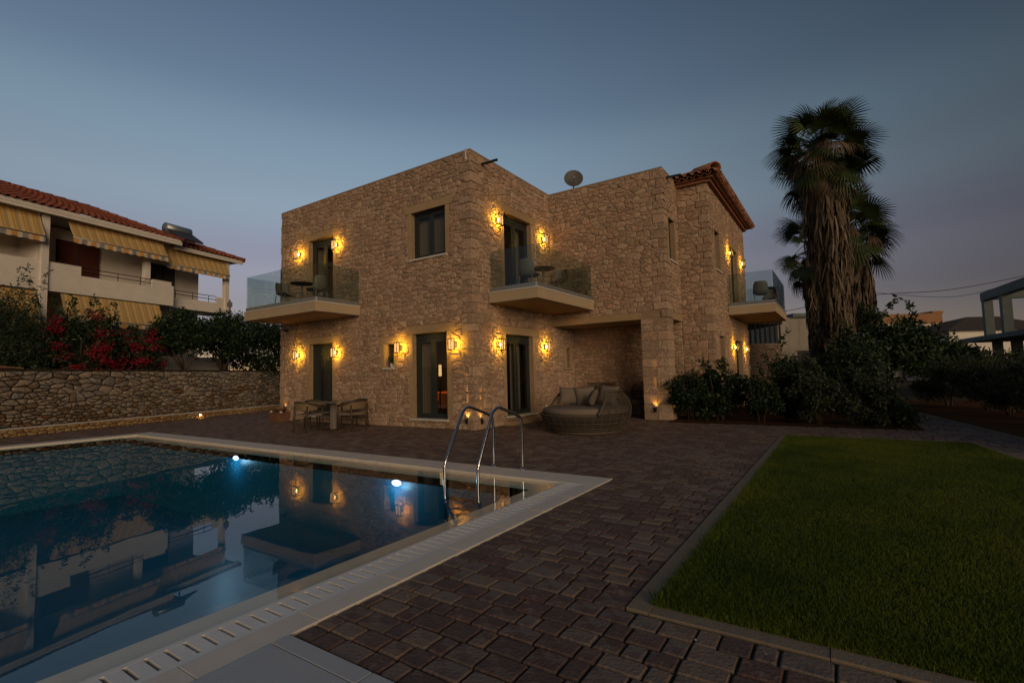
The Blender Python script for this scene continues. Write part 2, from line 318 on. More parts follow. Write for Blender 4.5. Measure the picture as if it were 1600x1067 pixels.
# ------------------------------------------------------------------ stonework
def clip_poly(P, a, b, c):
    """keep a*x+b*y<=c"""
    out = []; n = len(P)
    for i in range(n):
        p, q = P[i], P[(i+1) % n]; dp, dq = a*p[0]+b*p[1]-c, a*q[0]+b*q[1]-c
        if dp <= 0: out.append(p)
        if (dp < 0 < dq) or (dq < 0 < dp):
            t = dp/(dp-dq); out.append((p[0]+t*(q[0]-p[0]), p[1]+t*(q[1]-p[1])))
    return out
def voronoi(W, H, obst, cw, ch, r, jit=0.42, vary=None, wild=0.12):
    an = cw/ch; seeds = []; v = 0.0; row = 0
    while v < H:
        h = ch*r.uniform(0.75, 1.3)*(vary(v/H) if vary else 1); u = -cw*r.uniform(0, 1); k = (vary(v/H) if vary else 1)
        while u < W+cw*0.3:
            w = cw*k*r.uniform(0.6, 1.5); seeds.append((u+w/2, (v+h/2+r.uniform(-jit, jit)*h*0.6)*an)); u += w
        v += h; row += 1
    S = np.array(seeds); nd = int(len(S)*wild); S = S[r.random(len(S)) > wild]
    S = np.concatenate([S, np.stack([r.random(nd)*W, r.random(nd)*H*an], 1)]); ok = (S[:,0] > 0.02) & (S[:,0] < W-0.02) & (S[:,1] > 0.02) & (S[:,1] < H*an-0.02)
    for (a, b, c, d) in obst: ok &= ~((S[:,0] > a-0.015) & (S[:,0] < b+0.015) & (S[:,1]/an > c-0.015) & (S[:,1]/an < d+0.015))
    S = S[ok]; cells = []
    for i, s in enumerate(S):
        d2 = ((S-s)**2).sum(1); near = np.argsort(d2)[1:17]
        P = [(max(0, s[0]-1), max(0, s[1]-1)), (min(W, s[0]+1), max(0, s[1]-1)), (min(W, s[0]+1), min(H*an, s[1]+1)), (max(0, s[0]-1), min(H*an, s[1]+1))]
        for j in near:
            q = S[j]; a, b = q[0]-s[0], q[1]-s[1]; P = clip_poly(P, a, b, (q @ q - s @ s)/2)
            if len(P) < 3: break
        for (u0, u1, v0, v1) in obst:
            if len(P) < 3: break
            xs = [p[0] for p in P]; ys = [p[1]/an for p in P]
            if max(xs) <= u0 or min(xs) >= u1 or max(ys) <= v0 or min(ys) >= v1: continue
            opts = [(u0-s[0], (1, 0, u0)), (s[0]-u1, (-1, 0, -u1)), (v0-s[1]/an, (0, 1, v0*an)), (s[1]/an-v1, (0, -1, -v1*an))]
            P = clip_poly(P, *max(opts)[1])
        if len(P) >= 3:
            P = [(x, y/an) for x, y in P]
            A = 0.5*sum(P[k][0]*P[(k+1) % len(P)][1]-P[(k+1) % len(P)][0]*P[k][1] for k in range(len(P)))
            if A > 0.0012: cells.append(P)
    return cells
def stone_piece(P, o, u, v, n, depth, gap, r):
    """rounded, uneven stone standing proud of the wall plane; returns verts, faces"""
    P = np.array(P); c = P.mean(0)
    e = P-c; L = np.linalg.norm(e, axis=1, keepdims=True); P = c+e*np.maximum(0.55, 1-gap/np.maximum(L, 1e-3))
    Q = []
    for i in range(len(P)):
        a, b = P[i], P[(i+1) % len(P)]; Q += [a*0.86+b*0.14, a*0.14+b*0.86]
    Q = np.array(Q); m = len(Q); tilt = r.normal(0, 0.10, 2); dz = depth*r.uniform(0.55, 1.25)
    top = c+(Q-c)*r.uniform(0.78, 0.90); hz = dz*(0.66+0.34*r.random(m))+(top-c) @ tilt*0.5
    V = [o+u*q[0]+v*q[1]-n*0.004 for q in Q]+[o+u*q[0]+v*q[1]+n*max(0.004, hz[i]) for i, q in enumerate(top)]
    V.append(o+u*c[0]+v*c[1]+n*(dz*1.12))
    Fc = [(i, (i+1) % m, m+(i+1) % m, m+i) for i in range(m)]+[(m+i, m+(i+1) % m, 2*m) for i in range(m)]
    return V, Fc
class Stones:
    """collects the stones of one thing; the 300 that show largest become parts, the rest one joined part"""
    def __init__(s): s.L = []
    def face(s, o, u, v, W, H, obst, cw, ch, depth, gap, r, jit=0.42, vary=None, tint=None, wild=0.12):
        o, u, v = (np.array(q, float) for q in (o, u, v)); n = np.cross(u, v)
        for P in voronoi(W, H, obst, cw, ch, r, jit, vary, wild):
            Vv, Fc = stone_piece(P, o, u, v, n, depth, gap, r)
            Pw = np.array([o+u*a+v*b for a, b in P]); t = float(np.clip(tint(P, r) if tint else r.random(), 0, 1))
            s.L.append((Vv, Fc, t, Pw))
    def build(s, parent, name, mt, off, limit=300, world=None):
        A = [pix_area((world(x[3]) if world else x[3])) for x in s.L]; order = np.argsort(A)[::-1]; rest = MB()
        for k, i in enumerate(order):
            Vv, Fc, t, Pw = s.L[i]
            if k < limit and A[i] > 0:
                c = Pw.mean(0); me = mesh_from(name, np.array(Vv)-c, Fc, mt, [t]*len(Fc))
                ob = link(name, me, parent); ob.location = c-np.array(off)
            else: rest.add(Vv, Fc, t)
        if rest.f:
            ob = rest.build(name+'_remainder', mt, parent, off=off); ob['kind'] = 'stuff'

def wall_shell(mb, o, u, v, W, H, opens, rev=0.22):
    """a wall plane with openings and their reveals"""
    o, u, v = (np.array(q, float) for q in (o, u, v)); n = np.cross(u, v)
    us = sorted({0, W, *[a for q in opens for a in q[:2]]}); vs = sorted({0, H, *[a for q in opens for a in q[2:4]]})
    for i in range(len(us)-1):
        for j in range(len(vs)-1):
            cu, cv = (us[i]+us[i+1])/2, (vs[j]+vs[j+1])/2
            if any(q[0] < cu < q[1] and q[2] < cv < q[3] for q in opens): continue
            mb.quad(*(o+u*a+v*b for a, b in ((us[i],vs[j]),(us[i+1],vs[j]),(us[i+1],vs[j+1]),(us[i],vs[j+1]))))
    for q in opens:
        a, b, c, d = q[:4]; k = -n*(q[4] if len(q) > 4 else rev)
        for p0, p1 in (((a,c),(a,d)),((a,d),(b,d)),((b,d),(b,c)),((b,c),(a,c))):
            A, B = o+u*p0[0]+v*p0[1], o+u*p1[0]+v*p1[1]; mb.quad(A, B, B+k, A+k)
# ================================================================== SETTING
def border_x(y): return 1.583+(18.776-y)*0.139
def lawn_rx(y): return 1.66+(11.42-y)*0.136
def ledge_x(y): return -17.99-0.353*(y-3.41)
PX0, PX1, PY0, PY1 = -15.65, -2.43, -5.6, 5.85          # outer edge of the pool coping
def sheet_with_pool_hole(mb, x0, x1, y0, y1, z):
    mb.quad((x0,y0,z),(x1,y0,z),(x1,PY0,z),(x0,PY0,z)); mb.quad((x0,PY1,z),(x1,PY1,z),(x1,y1,z),(x0,y1,z))
    mb.quad((x0,PY0,z),(PX0,PY0,z),(PX0,PY1,z),(x0,PY1,z)); mb.quad((PX1,PY0,z),(x1,PY0,z),(x1,PY1,z),(PX1,PY1,z))
g = MB(); sheet_with_pool_hole(g, -600, 600, -300, 900, -0.06); tag(g.build('ground', M['ground']), kind='structure')

patio = MB(); sheet_with_pool_hole(patio, -24, 5.5, -5.6, 23, -0.014)
patio_ob = tag(patio.build('patio', M['joint']), kind='structure')
pav = []
rp_ = np.random.default_rng(11)
def intervals(y):
    L = []
    bx = border_x(y)
    if y < 1.56: return [(ledge_x(y)+0.02, PX0-0.005)]
    if y < 5.85: L.append((ledge_x(y)+0.02, PX0-0.005))
    if y < 2.68: L.append((PX1+0.006, min(4.2, bx))); return L
    if y < 5.85: L.append((PX1+0.006, -1.075))
    elif y < 9.50: L.append((ledge_x(y)+0.02, -1.075))
    elif y < 11.24: L += [(ledge_x(y)+0.02, -15.58), (-7.42, -1.075)]
    elif y < 13.08: L += [(ledge_x(y)+0.02, -15.58), (-7.42, bx)]
    else:
        if y < 13.5: L.append((-7.42, -3.9))
        elif y < 14.98: L.append((-7.42, -3.9) if y > 14.02 else (-7.42, -4.62))
        L.append((1.33, bx))
    if 2.68 <= y < 11.24: L.append((lawn_rx(y)+0.13, bx))
    return L
for (ya, yb) in ((-1.0, 1.56), (1.56, 2.68), (2.68, 5.85), (5.85, 9.50), (9.50, 11.24), (11.24, 13.08), (13.08, 14.98), (14.98, 19.0)):
    hs = []; y = ya
    while y < yb-0.06: h = rp_.choice([0.12, 0.145, 0.145, 0.17]); hs.append(h); y += h
    hs = np.array(hs)*(yb-ya)/sum(hs); y = ya
    for h in hs:
        ym = y+h/2
        for (xa, xb) in intervals(ym):
            x = xa-(0.0 if rp_.random() < 0.5 else rp_.uniform(0, 0.12)); x = max(x, xa)
            first = True
            while x < xb-0.03:
                w = rp_.choice([0.11, 0.145, 0.18, 0.18, 0.215]) if not first else rp_.uniform(0.08, 0.24); first = False
                if xb-(x+w) < 0.05: w = xb-x
                pav.append((x, min(x+w, xb), y, y+h)); x += w
        y += h
def paver_geo(x0, x1, y0, y1):
    m = MB(); g = 0.0045+rp_.uniform(0, 0.002)
    m.cbox(x0+g, x1-g, y0+g, y1-g, -0.04, 0.0, rp_.uniform(0.007, 0.012)); v = np.array(m.v)
    c = v.mean(0); tl = rp_.normal(0, 0.007, 2); v[:,2] += np.clip((v[:,:2]-c[:2]) @ tl, -0.003, 0.003)*(v[:,2] > -0.03)+rp_.uniform(-0.002, 0.001)*(v[:,2] > -0.03)
    v[:,:2] += rp_.normal(0, 0.0012, (len(v), 2))
    return v, m.f
pa = [pix_area(np.array([(a,c,0),(b,c,0),(b,d,0),(a,d,0)])) for a, b, c, d in pav]
rest = MB()
for k, i in enumerate(np.argsort(pa)[::-1]):
    v, f = paver_geo(*pav[i]); t = float(rp_.random())
    if k < 300 and pa[i] > 0:
        c = v.mean(0); c[2] = 0; o = link('paver', mesh_from('paver', v-c, f, M['paver'], [t]*len(f)), patio_ob); o.location = c
    else: rest.add(v, f, t)
o = rest.build('paver_remainder', M['paver'], patio_ob); o['kind'] = 'stuff'

# ---- swimming pool
pool = thing('swimming_pool', 'swimming pool with pale stone coping and a slotted drain along its near edge', 'swimming pool', (-9, 0, 0))
PO = (-9, 0, 0)
b = MB(); wx0, wx1, wy0, wy1, fz = -15.12, -3.17, -5.2, 5.08, -1.45
b.quad((wx0,wy0,fz),(wx1,wy0,fz),(wx1,wy1,fz),(wx0,wy1,fz))
zt = -0.055
b.quad((wx0,wy1,fz),(wx1,wy1,fz),(wx1,wy1,zt),(wx0,wy1,zt)); b.quad((wx1,wy1,fz),(wx1,wy0,fz),(wx1,wy0,zt),(wx1,wy1,zt))
b.quad((wx0,wy0,fz),(wx0,wy1,fz),(wx0,wy1,zt),(wx0,wy0,zt)); b.quad((wx1,wy0,fz),(wx0,wy0,fz),(wx0,wy0,zt),(wx1,wy0,zt))
b.build('basin', M['mosaic'], pool, off=PO)
b = MB()                                                       # shelf just under the water, inside the drain
b.box(wx1, -2.872, wy0, 5.38, -0.16, zt); b.box(-15.2, wx1, wy1, 5.38, -0.16, zt); b.box(-15.2, wx0, wy0, wy1, -0.16, zt)
b.build('overflow_shelf', M['wet_stone'], pool, off=PO)
def copings(axis, a0, a1, b0, b1, L):
    n = max(1, round((a1-a0)/L)); e = np.linspace(a0, a1, n+1)
    for i in range(n):
        m = MB(); t = float(rp_.uniform(0.2, 0.9))
        if axis == 'y': m.cbox(b0, b1, e[i]+0.001, e[i+1]-0.001, -0.12, 0.006, 0.004, t)
        else: m.cbox(e[i]+0.001, e[i+1]-0.001, b0, b1, -0.12, 0.006, 0.004, t)
        m.build('coping_stone', M['travertine'], pool, off=PO)
copings('y', -5.6, 5.379, -2.612, PX1, 0.62); copings('x', PX0, PX1, 5.381, PY1, 0.75); copings('y', -5.6, 5.379, PX0, -15.2, 0.75)
b = MB(); b.box(-2.872, -2.612, -5.2, 5.379, -0.14, -0.07); b.build('drain_channel', M['dark_gap'], pool, off=PO)
b = MB(); b.box(-2.868, -2.826, -1.2, 5.378, -0.07, 0.003); b.box(-2.660, -2.614, -1.2, 5.378, -0.07, 0.003); b.build('drain_rail', M['drain'], pool, off=PO)
y = -1.2
while y < 5.37:
    y1 = min(y+0.063, 5.378); m = MB(); m.box(-2.8255, -2.6605, y, y1, -0.03, 0.0025, float(rp_.random())); m.build('drain_slat', M['drain'], pool, off=PO); y += 0.084
for (x, z) in ((-9.75, -0.15), (-5.387, -0.19)):
    m = MB(); n = 16; m.lathe([(0.085, 0.0), (0.085, 0.02), (0.06, 0.03)], n)
    v = np.array(m.v); v = np.stack([v[:,0], -v[:,2], v[:,1]], 1); me = mesh_from('pool_light', v, m.f, M['pool_lamp'])
    o = link('pool_light', me, pool); o.location = (x+9, 5.075, z); o.scale = (1, 1, 0.5)
    ld = bpy.data.lights.new('pool_light_glow', 'POINT'); ld.energy = 3.0; ld.color = (0.45, 0.72, 1.0); ld.shadow_soft_size = 0.06
    lo = bpy.data.objects.new('pool_light_glow', ld); COL.objects.link(lo); lo.parent = pool; lo.location = (x+9, 4.90, z-0.08)
M['water_shallow'] = glass_mat('shallow_water', (0.95,0.95,0.92), 1.33, bump=(1.3, 0.10), boost=0.80)
w = MB(); zw = -0.02
w.quad((wx0,wy0,zw),(wx1,wy0,zw),(wx1,wy1,zw),(wx0,wy1,zw)); w.quad((wx1,wy0,zw),(-2.872,wy0,zw),(-2.872,5.381,zw),(wx1,5.381,zw)); w.quad((-15.2,wy1,zw),(wx1,wy1,zw),(wx1,5.381,zw),(-15.2,5.381,zw)); w.quad((-15.2,wy0,zw),(wx0,wy0,zw),(wx0,wy1,zw),(-15.2,wy1,zw))
w = tag(w.build('water', M['water']), kind='structure'); w.data.materials.append(M['water_shallow'])
for i in (1, 2, 3): w.data.polygons[i].material_index = 1
# ---- pool ladder: two bent rails and treads
lad = thing('pool_ladder', 'polished steel ladder with two bent handrails at the far right pool corner', 'pool ladder', (-4, 5.3, 0))
def smooth_path(pts, n=6):
    P = [np.array(p, float) for p in pts]; out = []
    for i in range(len(P)-1):
        p0, p1, p2, p3 = P[max(0, i-1)], P[i], P[i+1], P[min(len(P)-1, i+2)]
        for k in range(n):
            t = k/n; out.append(0.5*((2*p1)+(-p0+p2)*t+(2*p0-5*p1+4*p2-p3)*t*t+(-p0+3*p1-3*p2+p3)*t**3))
    return out+[P[-1]]
for x in (-4.24, -3.75):
    m = MB(); y0 = 4.80 if x < -4 else 4.85
    m.tube(smooth_path([(x,y0,-1.0),(x,y0,-0.3),(x,y0,0.14),(x,y0+0.012,0.20),(x,y0+0.05,0.29),(x,5.13,0.76),(x,5.19,0.845),(x,5.27,0.883),(x,5.36,0.878),(x,5.66,0.785),(x,5.79,0.735),(x,5.845,0.67),(x,5.86,0.57),(x,5.86,0.3),(x,5.86,0.01)], 5), 0.0215, 10)
    ra = m.build('handrail', M['steel'], lad, True, off=(-4, 5.3, 0))
    m = MB(); m.lathe([(0.055, 0.006), (0.055, 0.014), (0.03, 0.026)], 16, (x, 5.86)); m.build('flange', M['steel'], ra, off=(-4, 5.3, 0))
for z in (-0.22, -0.50, -0.78):
    m = MB(); m.box(-4.22, -3.77, 4.76, 4.87, z-0.015, z+0.015); m.build('tread', M['steel'], lad, off=(-4, 5.3, 0))

# ---- grey shower deck
dk = tag(link('deck', mesh_from('deck', [(-2.43,-1.5,-0.010),(0.5,-1.5,-0.010),(0.5,1.552,-0.010),(-2.43,1.552,-0.010)], [(0,1,2,3)], M['dark_gap'])), kind='structure')
for (x0, x1) in ((-2.424, -1.802), (-1.796, -1.17), (-1.164, -0.54)):
    for (y0, y1) in ((1.449, 1.545), (0.83, 1.443), (0.21, 0.824), (-0.41, 0.204)):
        m = MB(); m.cbox(x0, x1, y0, y1, -0.03, 0.010, 0.003, float(rp_.random())); m.build('deck_tile', M['deck_tile'], dk)

# ---- lawn, kerb, soil
LX0, LY0, LY1 = -0.945, 2.815, 11.13
lm = MB(); ys = np.linspace(LY0, LY1, 18)
for i in range(17): lm.quad((LX0,ys[i],0.006),(lawn_rx(ys[i]),ys[i],0.006),(lawn_rx(ys[i+1]),ys[i+1],0.006),(LX0,ys[i+1],0.006))
tag(lm.build('lawn_ground', M['turf']), kind='structure')
k = MB()
def kerb_run(p, q, w, n):
    p, q = np.array(p, float), np.array(q, float)
    for i in range(n):
        a, c = p+(q-p)*i/n, p+(q-p)*(i+1)/n; d = (c-a)/np.linalg.norm(c-a); a = a+d*0.002; c = c-d*0.002
        nn = np.array([-d[1], d[0]])*w/2; z1 = 0.007+rp_.uniform(-0.003, 0.003)
        P = [a-nn, c-nn, c+nn, a+nn]; k.add([(*x, -0.05) for x in P]+[(*x, z1) for x in P], [(4,5,6,7),(0,1,5,4),(1,2,6,5),(2,3,7,6),(3,0,4,7)], rp_.random())
kerb_run((-1.008, 2.70), (-1.008, 11.2), 0.122, 9); kerb_run((-0.945, 2.757), (3.2, 2.757), 0.116, 5)
kerb_run((-0.94, 11.19), (1.70, 11.19), 0.10, 3); kerb_run((lawn_rx(2.9)+0.06, 2.9), (lawn_rx(11.14)+0.06, 11.14), 0.10, 9)
kerb_run((border_x(2)+0.05, 2), (border_x(19)+0.05, 19), 0.09, 17)
tag(k.build('kerb', M['kerb']), kind='structure')
def grass(n, yfun, hmin, hmax, wd, seed):
    r = np.random.default_rng(seed); y = yfun(r, n); x = LX0-0.02+r.random(n)*(lawn_rx(y)-LX0+0.04)
    edge = (x-LX0 < 0.10) | (y-LY0 < 0.10)
    h = r.uniform(hmin, hmax, n)*np.where(edge, 1.35, 1.0); a = r.random(n)*2*np.pi; w = wd*r.uniform(0.7, 1.3, n); la = r.random(n)*2*np.pi; ln = h*r.uniform(0.15, 0.75, n)
    base = np.stack([x, y, np.full(n, 0.004)], 1); dx = np.stack([np.cos(a)*w, np.sin(a)*w, np.zeros(n)], 1)
    lean = np.stack([np.cos(la)*ln, np.sin(la)*ln, h], 1); mid = base+lean*np.array([0.35, 0.35, 0.6])
    V = np.concatenate([base-dx, base+dx, mid+dx*0.8, base+lean, mid-dx*0.8], 1).reshape(-1, 3); idx = np.arange(n)[:, None]*5+np.arange(5)[None]
    patch = 0.5+0.22*np.sin(x*1.9+1.3*np.sin(y*0.8))+0.20*np.sin(y*1.25+x*0.6+1.0)+0.14*np.sin(x*5.1-y*3.3)+0.10*np.sin(y*7.3+x*4)
    t = np.clip(0.36+0.62*(patch-0.45)+r.normal(0, 0.12, n)+np.where(r.random(n) < 0.05, 0.35, 0), 0, 1)
    return V, idx, t
def stray(n, seed):
    V, I, T = grass(n, lambda r, n: LY0+(LY1-LY0)*r.random(n)**1.5, 0.02, 0.048, 0.0013, seed); r = np.random.default_rng(seed+1); V = V.reshape(n, 5, 3); side = r.random(n) < 0.62
    sh = np.where(side, LX0+r.uniform(-0.035, 0.05, n)-V[:, 0, 0], 0); V[:, :, 0] += sh[:, None]; sy = np.where(side, 0, LY0+r.uniform(-0.03, 0.05, n)-V[:, 0, 1]); V[:, :, 1] += sy[:, None]
    return V.reshape(-1, 3), I, T
parts = [grass(330000, lambda r, n: LY0-0.02+(LY1-LY0+0.03)*r.random(n)**1.55, 0.012, 0.030, 0.0012, 3)]
parts.append(stray(1900, 8)); parts[1] = (parts[1][0], parts[1][1]+len(parts[0][0]), parts[1][2])
V = np.concatenate([p[0] for p in parts]); I = np.concatenate([p[1] for p in parts]); T = np.concatenate([p[2] for p in parts])
tag(link('grass', mesh_np('grass', V, I, M['grass'], T)), 'short mown green lawn grass beside the dark paving', 'grass', kind='stuff')
s = MB(); yy = np.linspace(1, 24, 24)
for i in range(23): s.quad((border_x(yy[i])+0.095,yy[i],0.02),(9,yy[i],0.05),(9,yy[i+1],0.05),(border_x(yy[i+1])+0.095,yy[i+1],0.02))
tag(s.build('soil_strip', M['soil']), kind='structure')
s = MB(); s.quad((-3.84,13.10,0.012),(1.31,13.10,0.012),(1.31,26,0.012),(-2.97,26,0.012)); s.quad((-3.84,13.1,0.008),(-2.9,13.1,0.008),(-2.9,14.98,0.008),(-3.84,14.98,0.008))
tag(s.build('planting_bed', M['soil']), kind='structure')

# ================================================================== STONE VILLA
VX0, VX1, VYA, VYC, VXD, VYE, VXF, VYN, HT = -15.56, -7.44, 9.53, 13.53, -3.86, 15.0, -2.99, 21.32, 6.95
VO = (VX1, VYA, 0)
villa = thing('stone_villa', 'two storey sandstone villa with glass balconies, flat parapet and a tiled corner roof', 'villa', VO)
st = Stones(); rs = np.random.default_rng(21)
X, Y, Z = (1,0,0), (0,1,0), (0,0,1)
quoins = []
def quoin_run(cx, cy, sx, sy, z0, z1, big=1.0):
    """corner blocks; sx, sy: direction from the corner along x and y into the walls; returns widths per block"""
    z = z0; k = 0
    while z < z1-0.05:
        h = min(rs.uniform(0.14, 0.27)*big, z1-z)
        if z1-(z+h) < 0.12: h = z1-z
        a, c = (rs.uniform(0.26, 0.40), rs.uniform(0.14, 0.22)) if k % 2 else (rs.uniform(0.14, 0.22), rs.uniform(0.26, 0.40)); a *= big
        quoins.append((cx, cy, sx, sy, a, c, z, z+h)); z += h; k += 1
q0 = len(quoins); quoin_run(VX0, VYA, 1, 1, 0, HT); qA0 = quoins[q0:]
q0 = len(quoins); quoin_run(VX1, VYA, -1, 1, 0, HT); qAB = quoins[q0:]
q0 = len(quoins); quoin_run(VXD, VYC, -1, 1, 2.79, HT); qCD = quoins[q0:]
q0 = len(quoins); quoin_run(VXF, VYE, -1, 1, 0, HT-0.12); qEF = quoins[q0:]
gq = 0.006
for (cx, cy, sx, sy, a, c, z0, z1) in quoins:
    m = MB(); p = 0.022+rs.uniform(-0.006, 0.008)
    xs = sorted((cx-sx*p, cx+sx*(a-gq))); ys_ = sorted((cy-sy*p, cy+sy*(c-gq)))
    m.cbox(xs[0], xs[1], ys_[0], ys_[1], z0+gq, z1-gq, 0.018, float(np.clip(rs.normal(0.55, 0.2), 0, 1)))
    v = np.array(m.v)+rs.normal(0, 0.005, (len(m.v), 3)); m.v = [tuple(q) for q in v]
    m.build('quoin', M['stone'], villa, off=VO)
def add_facade(o, u, W, H, opens, quo, extra=(), cw=0.195, ch=0.125, depth=0.024, rev=0.22, name='wall', surround=True, v0=0.0, lint=True):
    o = np.array(o, float); u = np.array(u, float); v = np.array([0, 0, 1.]); n = np.cross(u, v)
    mb = MB(); wall_shell(mb, o, u, v, W, H, opens, rev); mb.build(name, M['mortar'], villa, off=VO)
    obst = []
    for q in opens:
        a, c, d, e = q[:4]; style = q[5] if len(q) > 5 else 'door'
        obst.append((a, c, d, e))
        if style == 'none': continue
        jw = 0.13
        # jamb strips and a lintel of dressed stone, each its own block
        nj = max(1, round((e-d)/0.55)); ez = np.linspace(d, e, nj+1)
        for (ja, jb) in ((a-jw, a), (c, c+jw)):
            if ja < 0 or jb > W: continue
            for i in range(nj):
                m = MB(); P = o+u*(ja+jb)/2+v*(ez[i]+ez[i+1])/2+n*(-0.06)
                m.obox(P, u*(jw/2-0.001), n*0.074, v*((ez[i+1]-ez[i])/2-0.003), float(rs.random())); m.build('jamb_stone', M['sandstone'], villa, off=VO)
            obst.append((ja, jb, d, e))
        if style != 'nolintel':
            la, lb, lh = max(0, a-jw-0.10), min(W, c+jw+0.10), 0.21
            m = MB(); m.obox(o+u*(la+lb)/2+v*(e+lh/2)+n*(-0.06), u*((lb-la)/2-0.002), n*0.082, v*(lh/2-0.002), float(rs.random())); m.build('lintel', M['sandstone'], villa, off=VO)
            obst.append((la, lb, e, e+lh))
    st.face(o, u, v, W, H, obst+list(quo)+list(extra), cw, ch, depth, 0.004, rs, wild=0.22)
def qr(qs, side, W):
    """quoin widths as obstacles: side 'lo' or 'hi' of the facade, index 4 = along x, 5 = along y"""
    idx = 4 if side[1] == 'x' else 5
    return [((0, q[idx], q[6], q[7]) if side[0] == 'l' else (W-q[idx], W, q[6], q[7])) for q in qs]
WA, WB = VX1-VX0, VYC-VYA
xa = lambda x: x-VX0
ya = lambda y: y-VYA
opA = [(xa(-14.0), xa(-12.85), 0.20, 2.425), (xa(-9.48), xa(-8.28), 0.24, 2.457), (xa(-10.59), xa(-10.19), 1.59, 2.24, 0.30),
       (xa(-14.05), xa(-12.82), 3.42, 5.745), (xa(-9.50), xa(-8.28), 4.455, 5.73)]
opB = [(ya(10.94), ya(12.33), 0.23, 2.415), (ya(10.95), ya(12.37), 3.44, 5.75)]
add_facade((VX0,VYA,0), X, WA, HT, opA, qr(qA0,'lx',WA)+qr(qAB,'hx',WA))
add_facade((VX1,VYA,0), Y, WB, HT, opB, qr(qAB,'ly',WB))
WC = VXD-VX1
add_facade((VX1,VYC,0), X, WC, HT, [(0, -4.60-VX1, 0, 2.78, 0.0, 'none')], qr(qCD,'hx',WC), extra=[(0, WC, 2.78, 2.98), (-4.60-VX1, WC, 0, 2.78)])
m = MB(); m.box(VX1+0.02, -4.60, VYC-0.024, VYC+0.20, 2.78, 2.98, 0.4); m.build('portico_lintel', M['sandstone'], villa, off=VO)
WD = VYE-VYC
add_facade((VXD,VYC,0), Y, WD, HT, [(0.50, WD, 0, 2.77, 0.0, 'none'), (13.95-VYC, 14.60-VYC, 4.455, 5.685, 0.22, 'nolintel')], qr(qCD,'ly',WD), extra=[(0.5, WD, 2.77, 2.97), (0, 0.5, 0, 2.78)])
m = MB(); m.box(VXD-0.20, VXD+0.02, VYC+0.50, VYE, 2.77, 2.97, 0.5); m.build('portico_lintel', M['sandstone'], villa, off=VO)
WE = VXF-VXD
add_facade((VXD,VYE,0), X, WE, HT, [], qr(qEF,'hx',WE))
WF = VYN-VYE
yf = lambda y: y-VYE
opF = [(yf(15.73), yf(16.47), 4.36, 5.585, 0.22, 'nolintel'), (yf(18.30), yf(19.58), 3.40, 5.565), (yf(15.77), yf(16.44), 1.20, 2.34, 0.22, 'nolintel'), (yf(18.42), yf(19.70), 0.22, 2.325)]
add_facade((VXF,VYE,0), Y, WF, HT, opF, qr(qEF,'ly',WF))
# portico: back wall, side wall with an arched niche, pier of big blocks, ceiling
mb = MB(); wall_shell(mb, V3((VX1,VYE,0)), V3(X), V3(Z), WC, 2.78, []); mb.build('wall', M['mortar'], villa, off=VO)
st.face((VX1,VYE,0), X, Z, WC, 2.78, [], 0.195, 0.125, 0.024, 0.004, rs)
NB = (14.37-VYC, 14.74-VYC, 1.50, 2.20)
mb = MB(); wall_shell(mb, V3((VX1,VYC,0)), V3(Y), V3(Z), WD, 2.78, [(*NB, 0.22)]); mb.quad((VX1-0.22,14.37,1.5),(VX1-0.22,14.74,1.5),(VX1-0.22,14.74,2.2),(VX1-0.22,14.37,2.2)); mb.build('wall', M['mortar'], villa, off=VO)
st.face((VX1,VYC,0), Y, Z, WD, 2.78, [(NB[0]-0.08, NB[1]+0.08, NB[2]-0.08, NB[3]+0.10)], 0.195, 0.125, 0.024, 0.004, rs)
m = MB(); yc = (14.37+14.74)/2; n_ = 12; r0, r1 = 0.16, 0.27                 # arch ring closing the niche head
for i in range(n_):
    a0, a1 = math.pi*i/n_, math.pi*(i+1)/n_
    P = [(yc+r*math.cos(a), 2.02+r*math.sin(a)) for r, a in ((r0,a0),(r1,a0),(r1,a1),(r0,a1))]
    m.add([(VX1+0.02, y, z) for y, z in P]+[(VX1-0.10, y, z) for y, z in P], [(0,1,2,3),(0,3,7,4),(1,0,4,5),(2,1,5,6),(3,2,6,7)], 0.5)
m.box(VX1-0.06, VX1+0.02, yc-0.27, yc-0.16, 1.50, 2.02); m.box(VX1-0.06, VX1+0.02, yc+0.16, yc+0.27, 1.50, 2.02); m.box(VX1-0.2, VX1+0.045, yc-0.28, yc+0.28, 1.455, 1.50)
m.build('niche_surround', M['sandstone'], villa, off=VO)
m = MB(); m.quad((VX1,VYC+0.2,2.779),(VX1,VYE,2.779),(VXD-0.2,VYE,2.779),(VXD-0.2,VYC+0.2,2.779)); m.quad((VX1,VYC+0.2,2.78),(VXD-0.2,VYC+0.2,2.78),(VXD-0.2,VYC+0.2,2.98),(VX1,VYC+0.2,2.98)); m.build('portico_ceiling', M['plaster'], villa, off=VO)
z = 0.0; k = 0                                                           # the pier: courses of two or three blocks
while z < 2.775:
    h = min(rs.uniform(0.19, 0.31), 2.775-z)
    if 2.775-(z+h) < 0.13: h = 2.775-z
    cut = rs.uniform(0.36, 0.64); e = [-4.60, -4.60+0.74*cut, VXD]
    for i in range(2):
        m = MB(); jx = rs.uniform(-0.006, 0.006); m.cbox(e[i]+0.005-(0.014 if i == 0 else 0), e[i+1]-0.005+(0.014 if i == 1 else 0), VYC-0.022+jx, VYC+0.49+jx, z+0.005, z+h-0.005, 0.018, float(np.clip(rs.normal(0.66, 0.2), 0, 1)))
        v = np.array(m.v)+rs.normal(0, 0.004, (len(m.v), 3)); m.v = [tuple(q) for q in v]; m.build('pier_block', M['stone'], villa, off=VO)
    z += h; k += 1
m = MB(); m.box(-4.59, VXD-0.01, VYC+0.01, VYC+0.48, 0, 2.775); m.build('pier_core', M['mortar'], villa, off=VO)
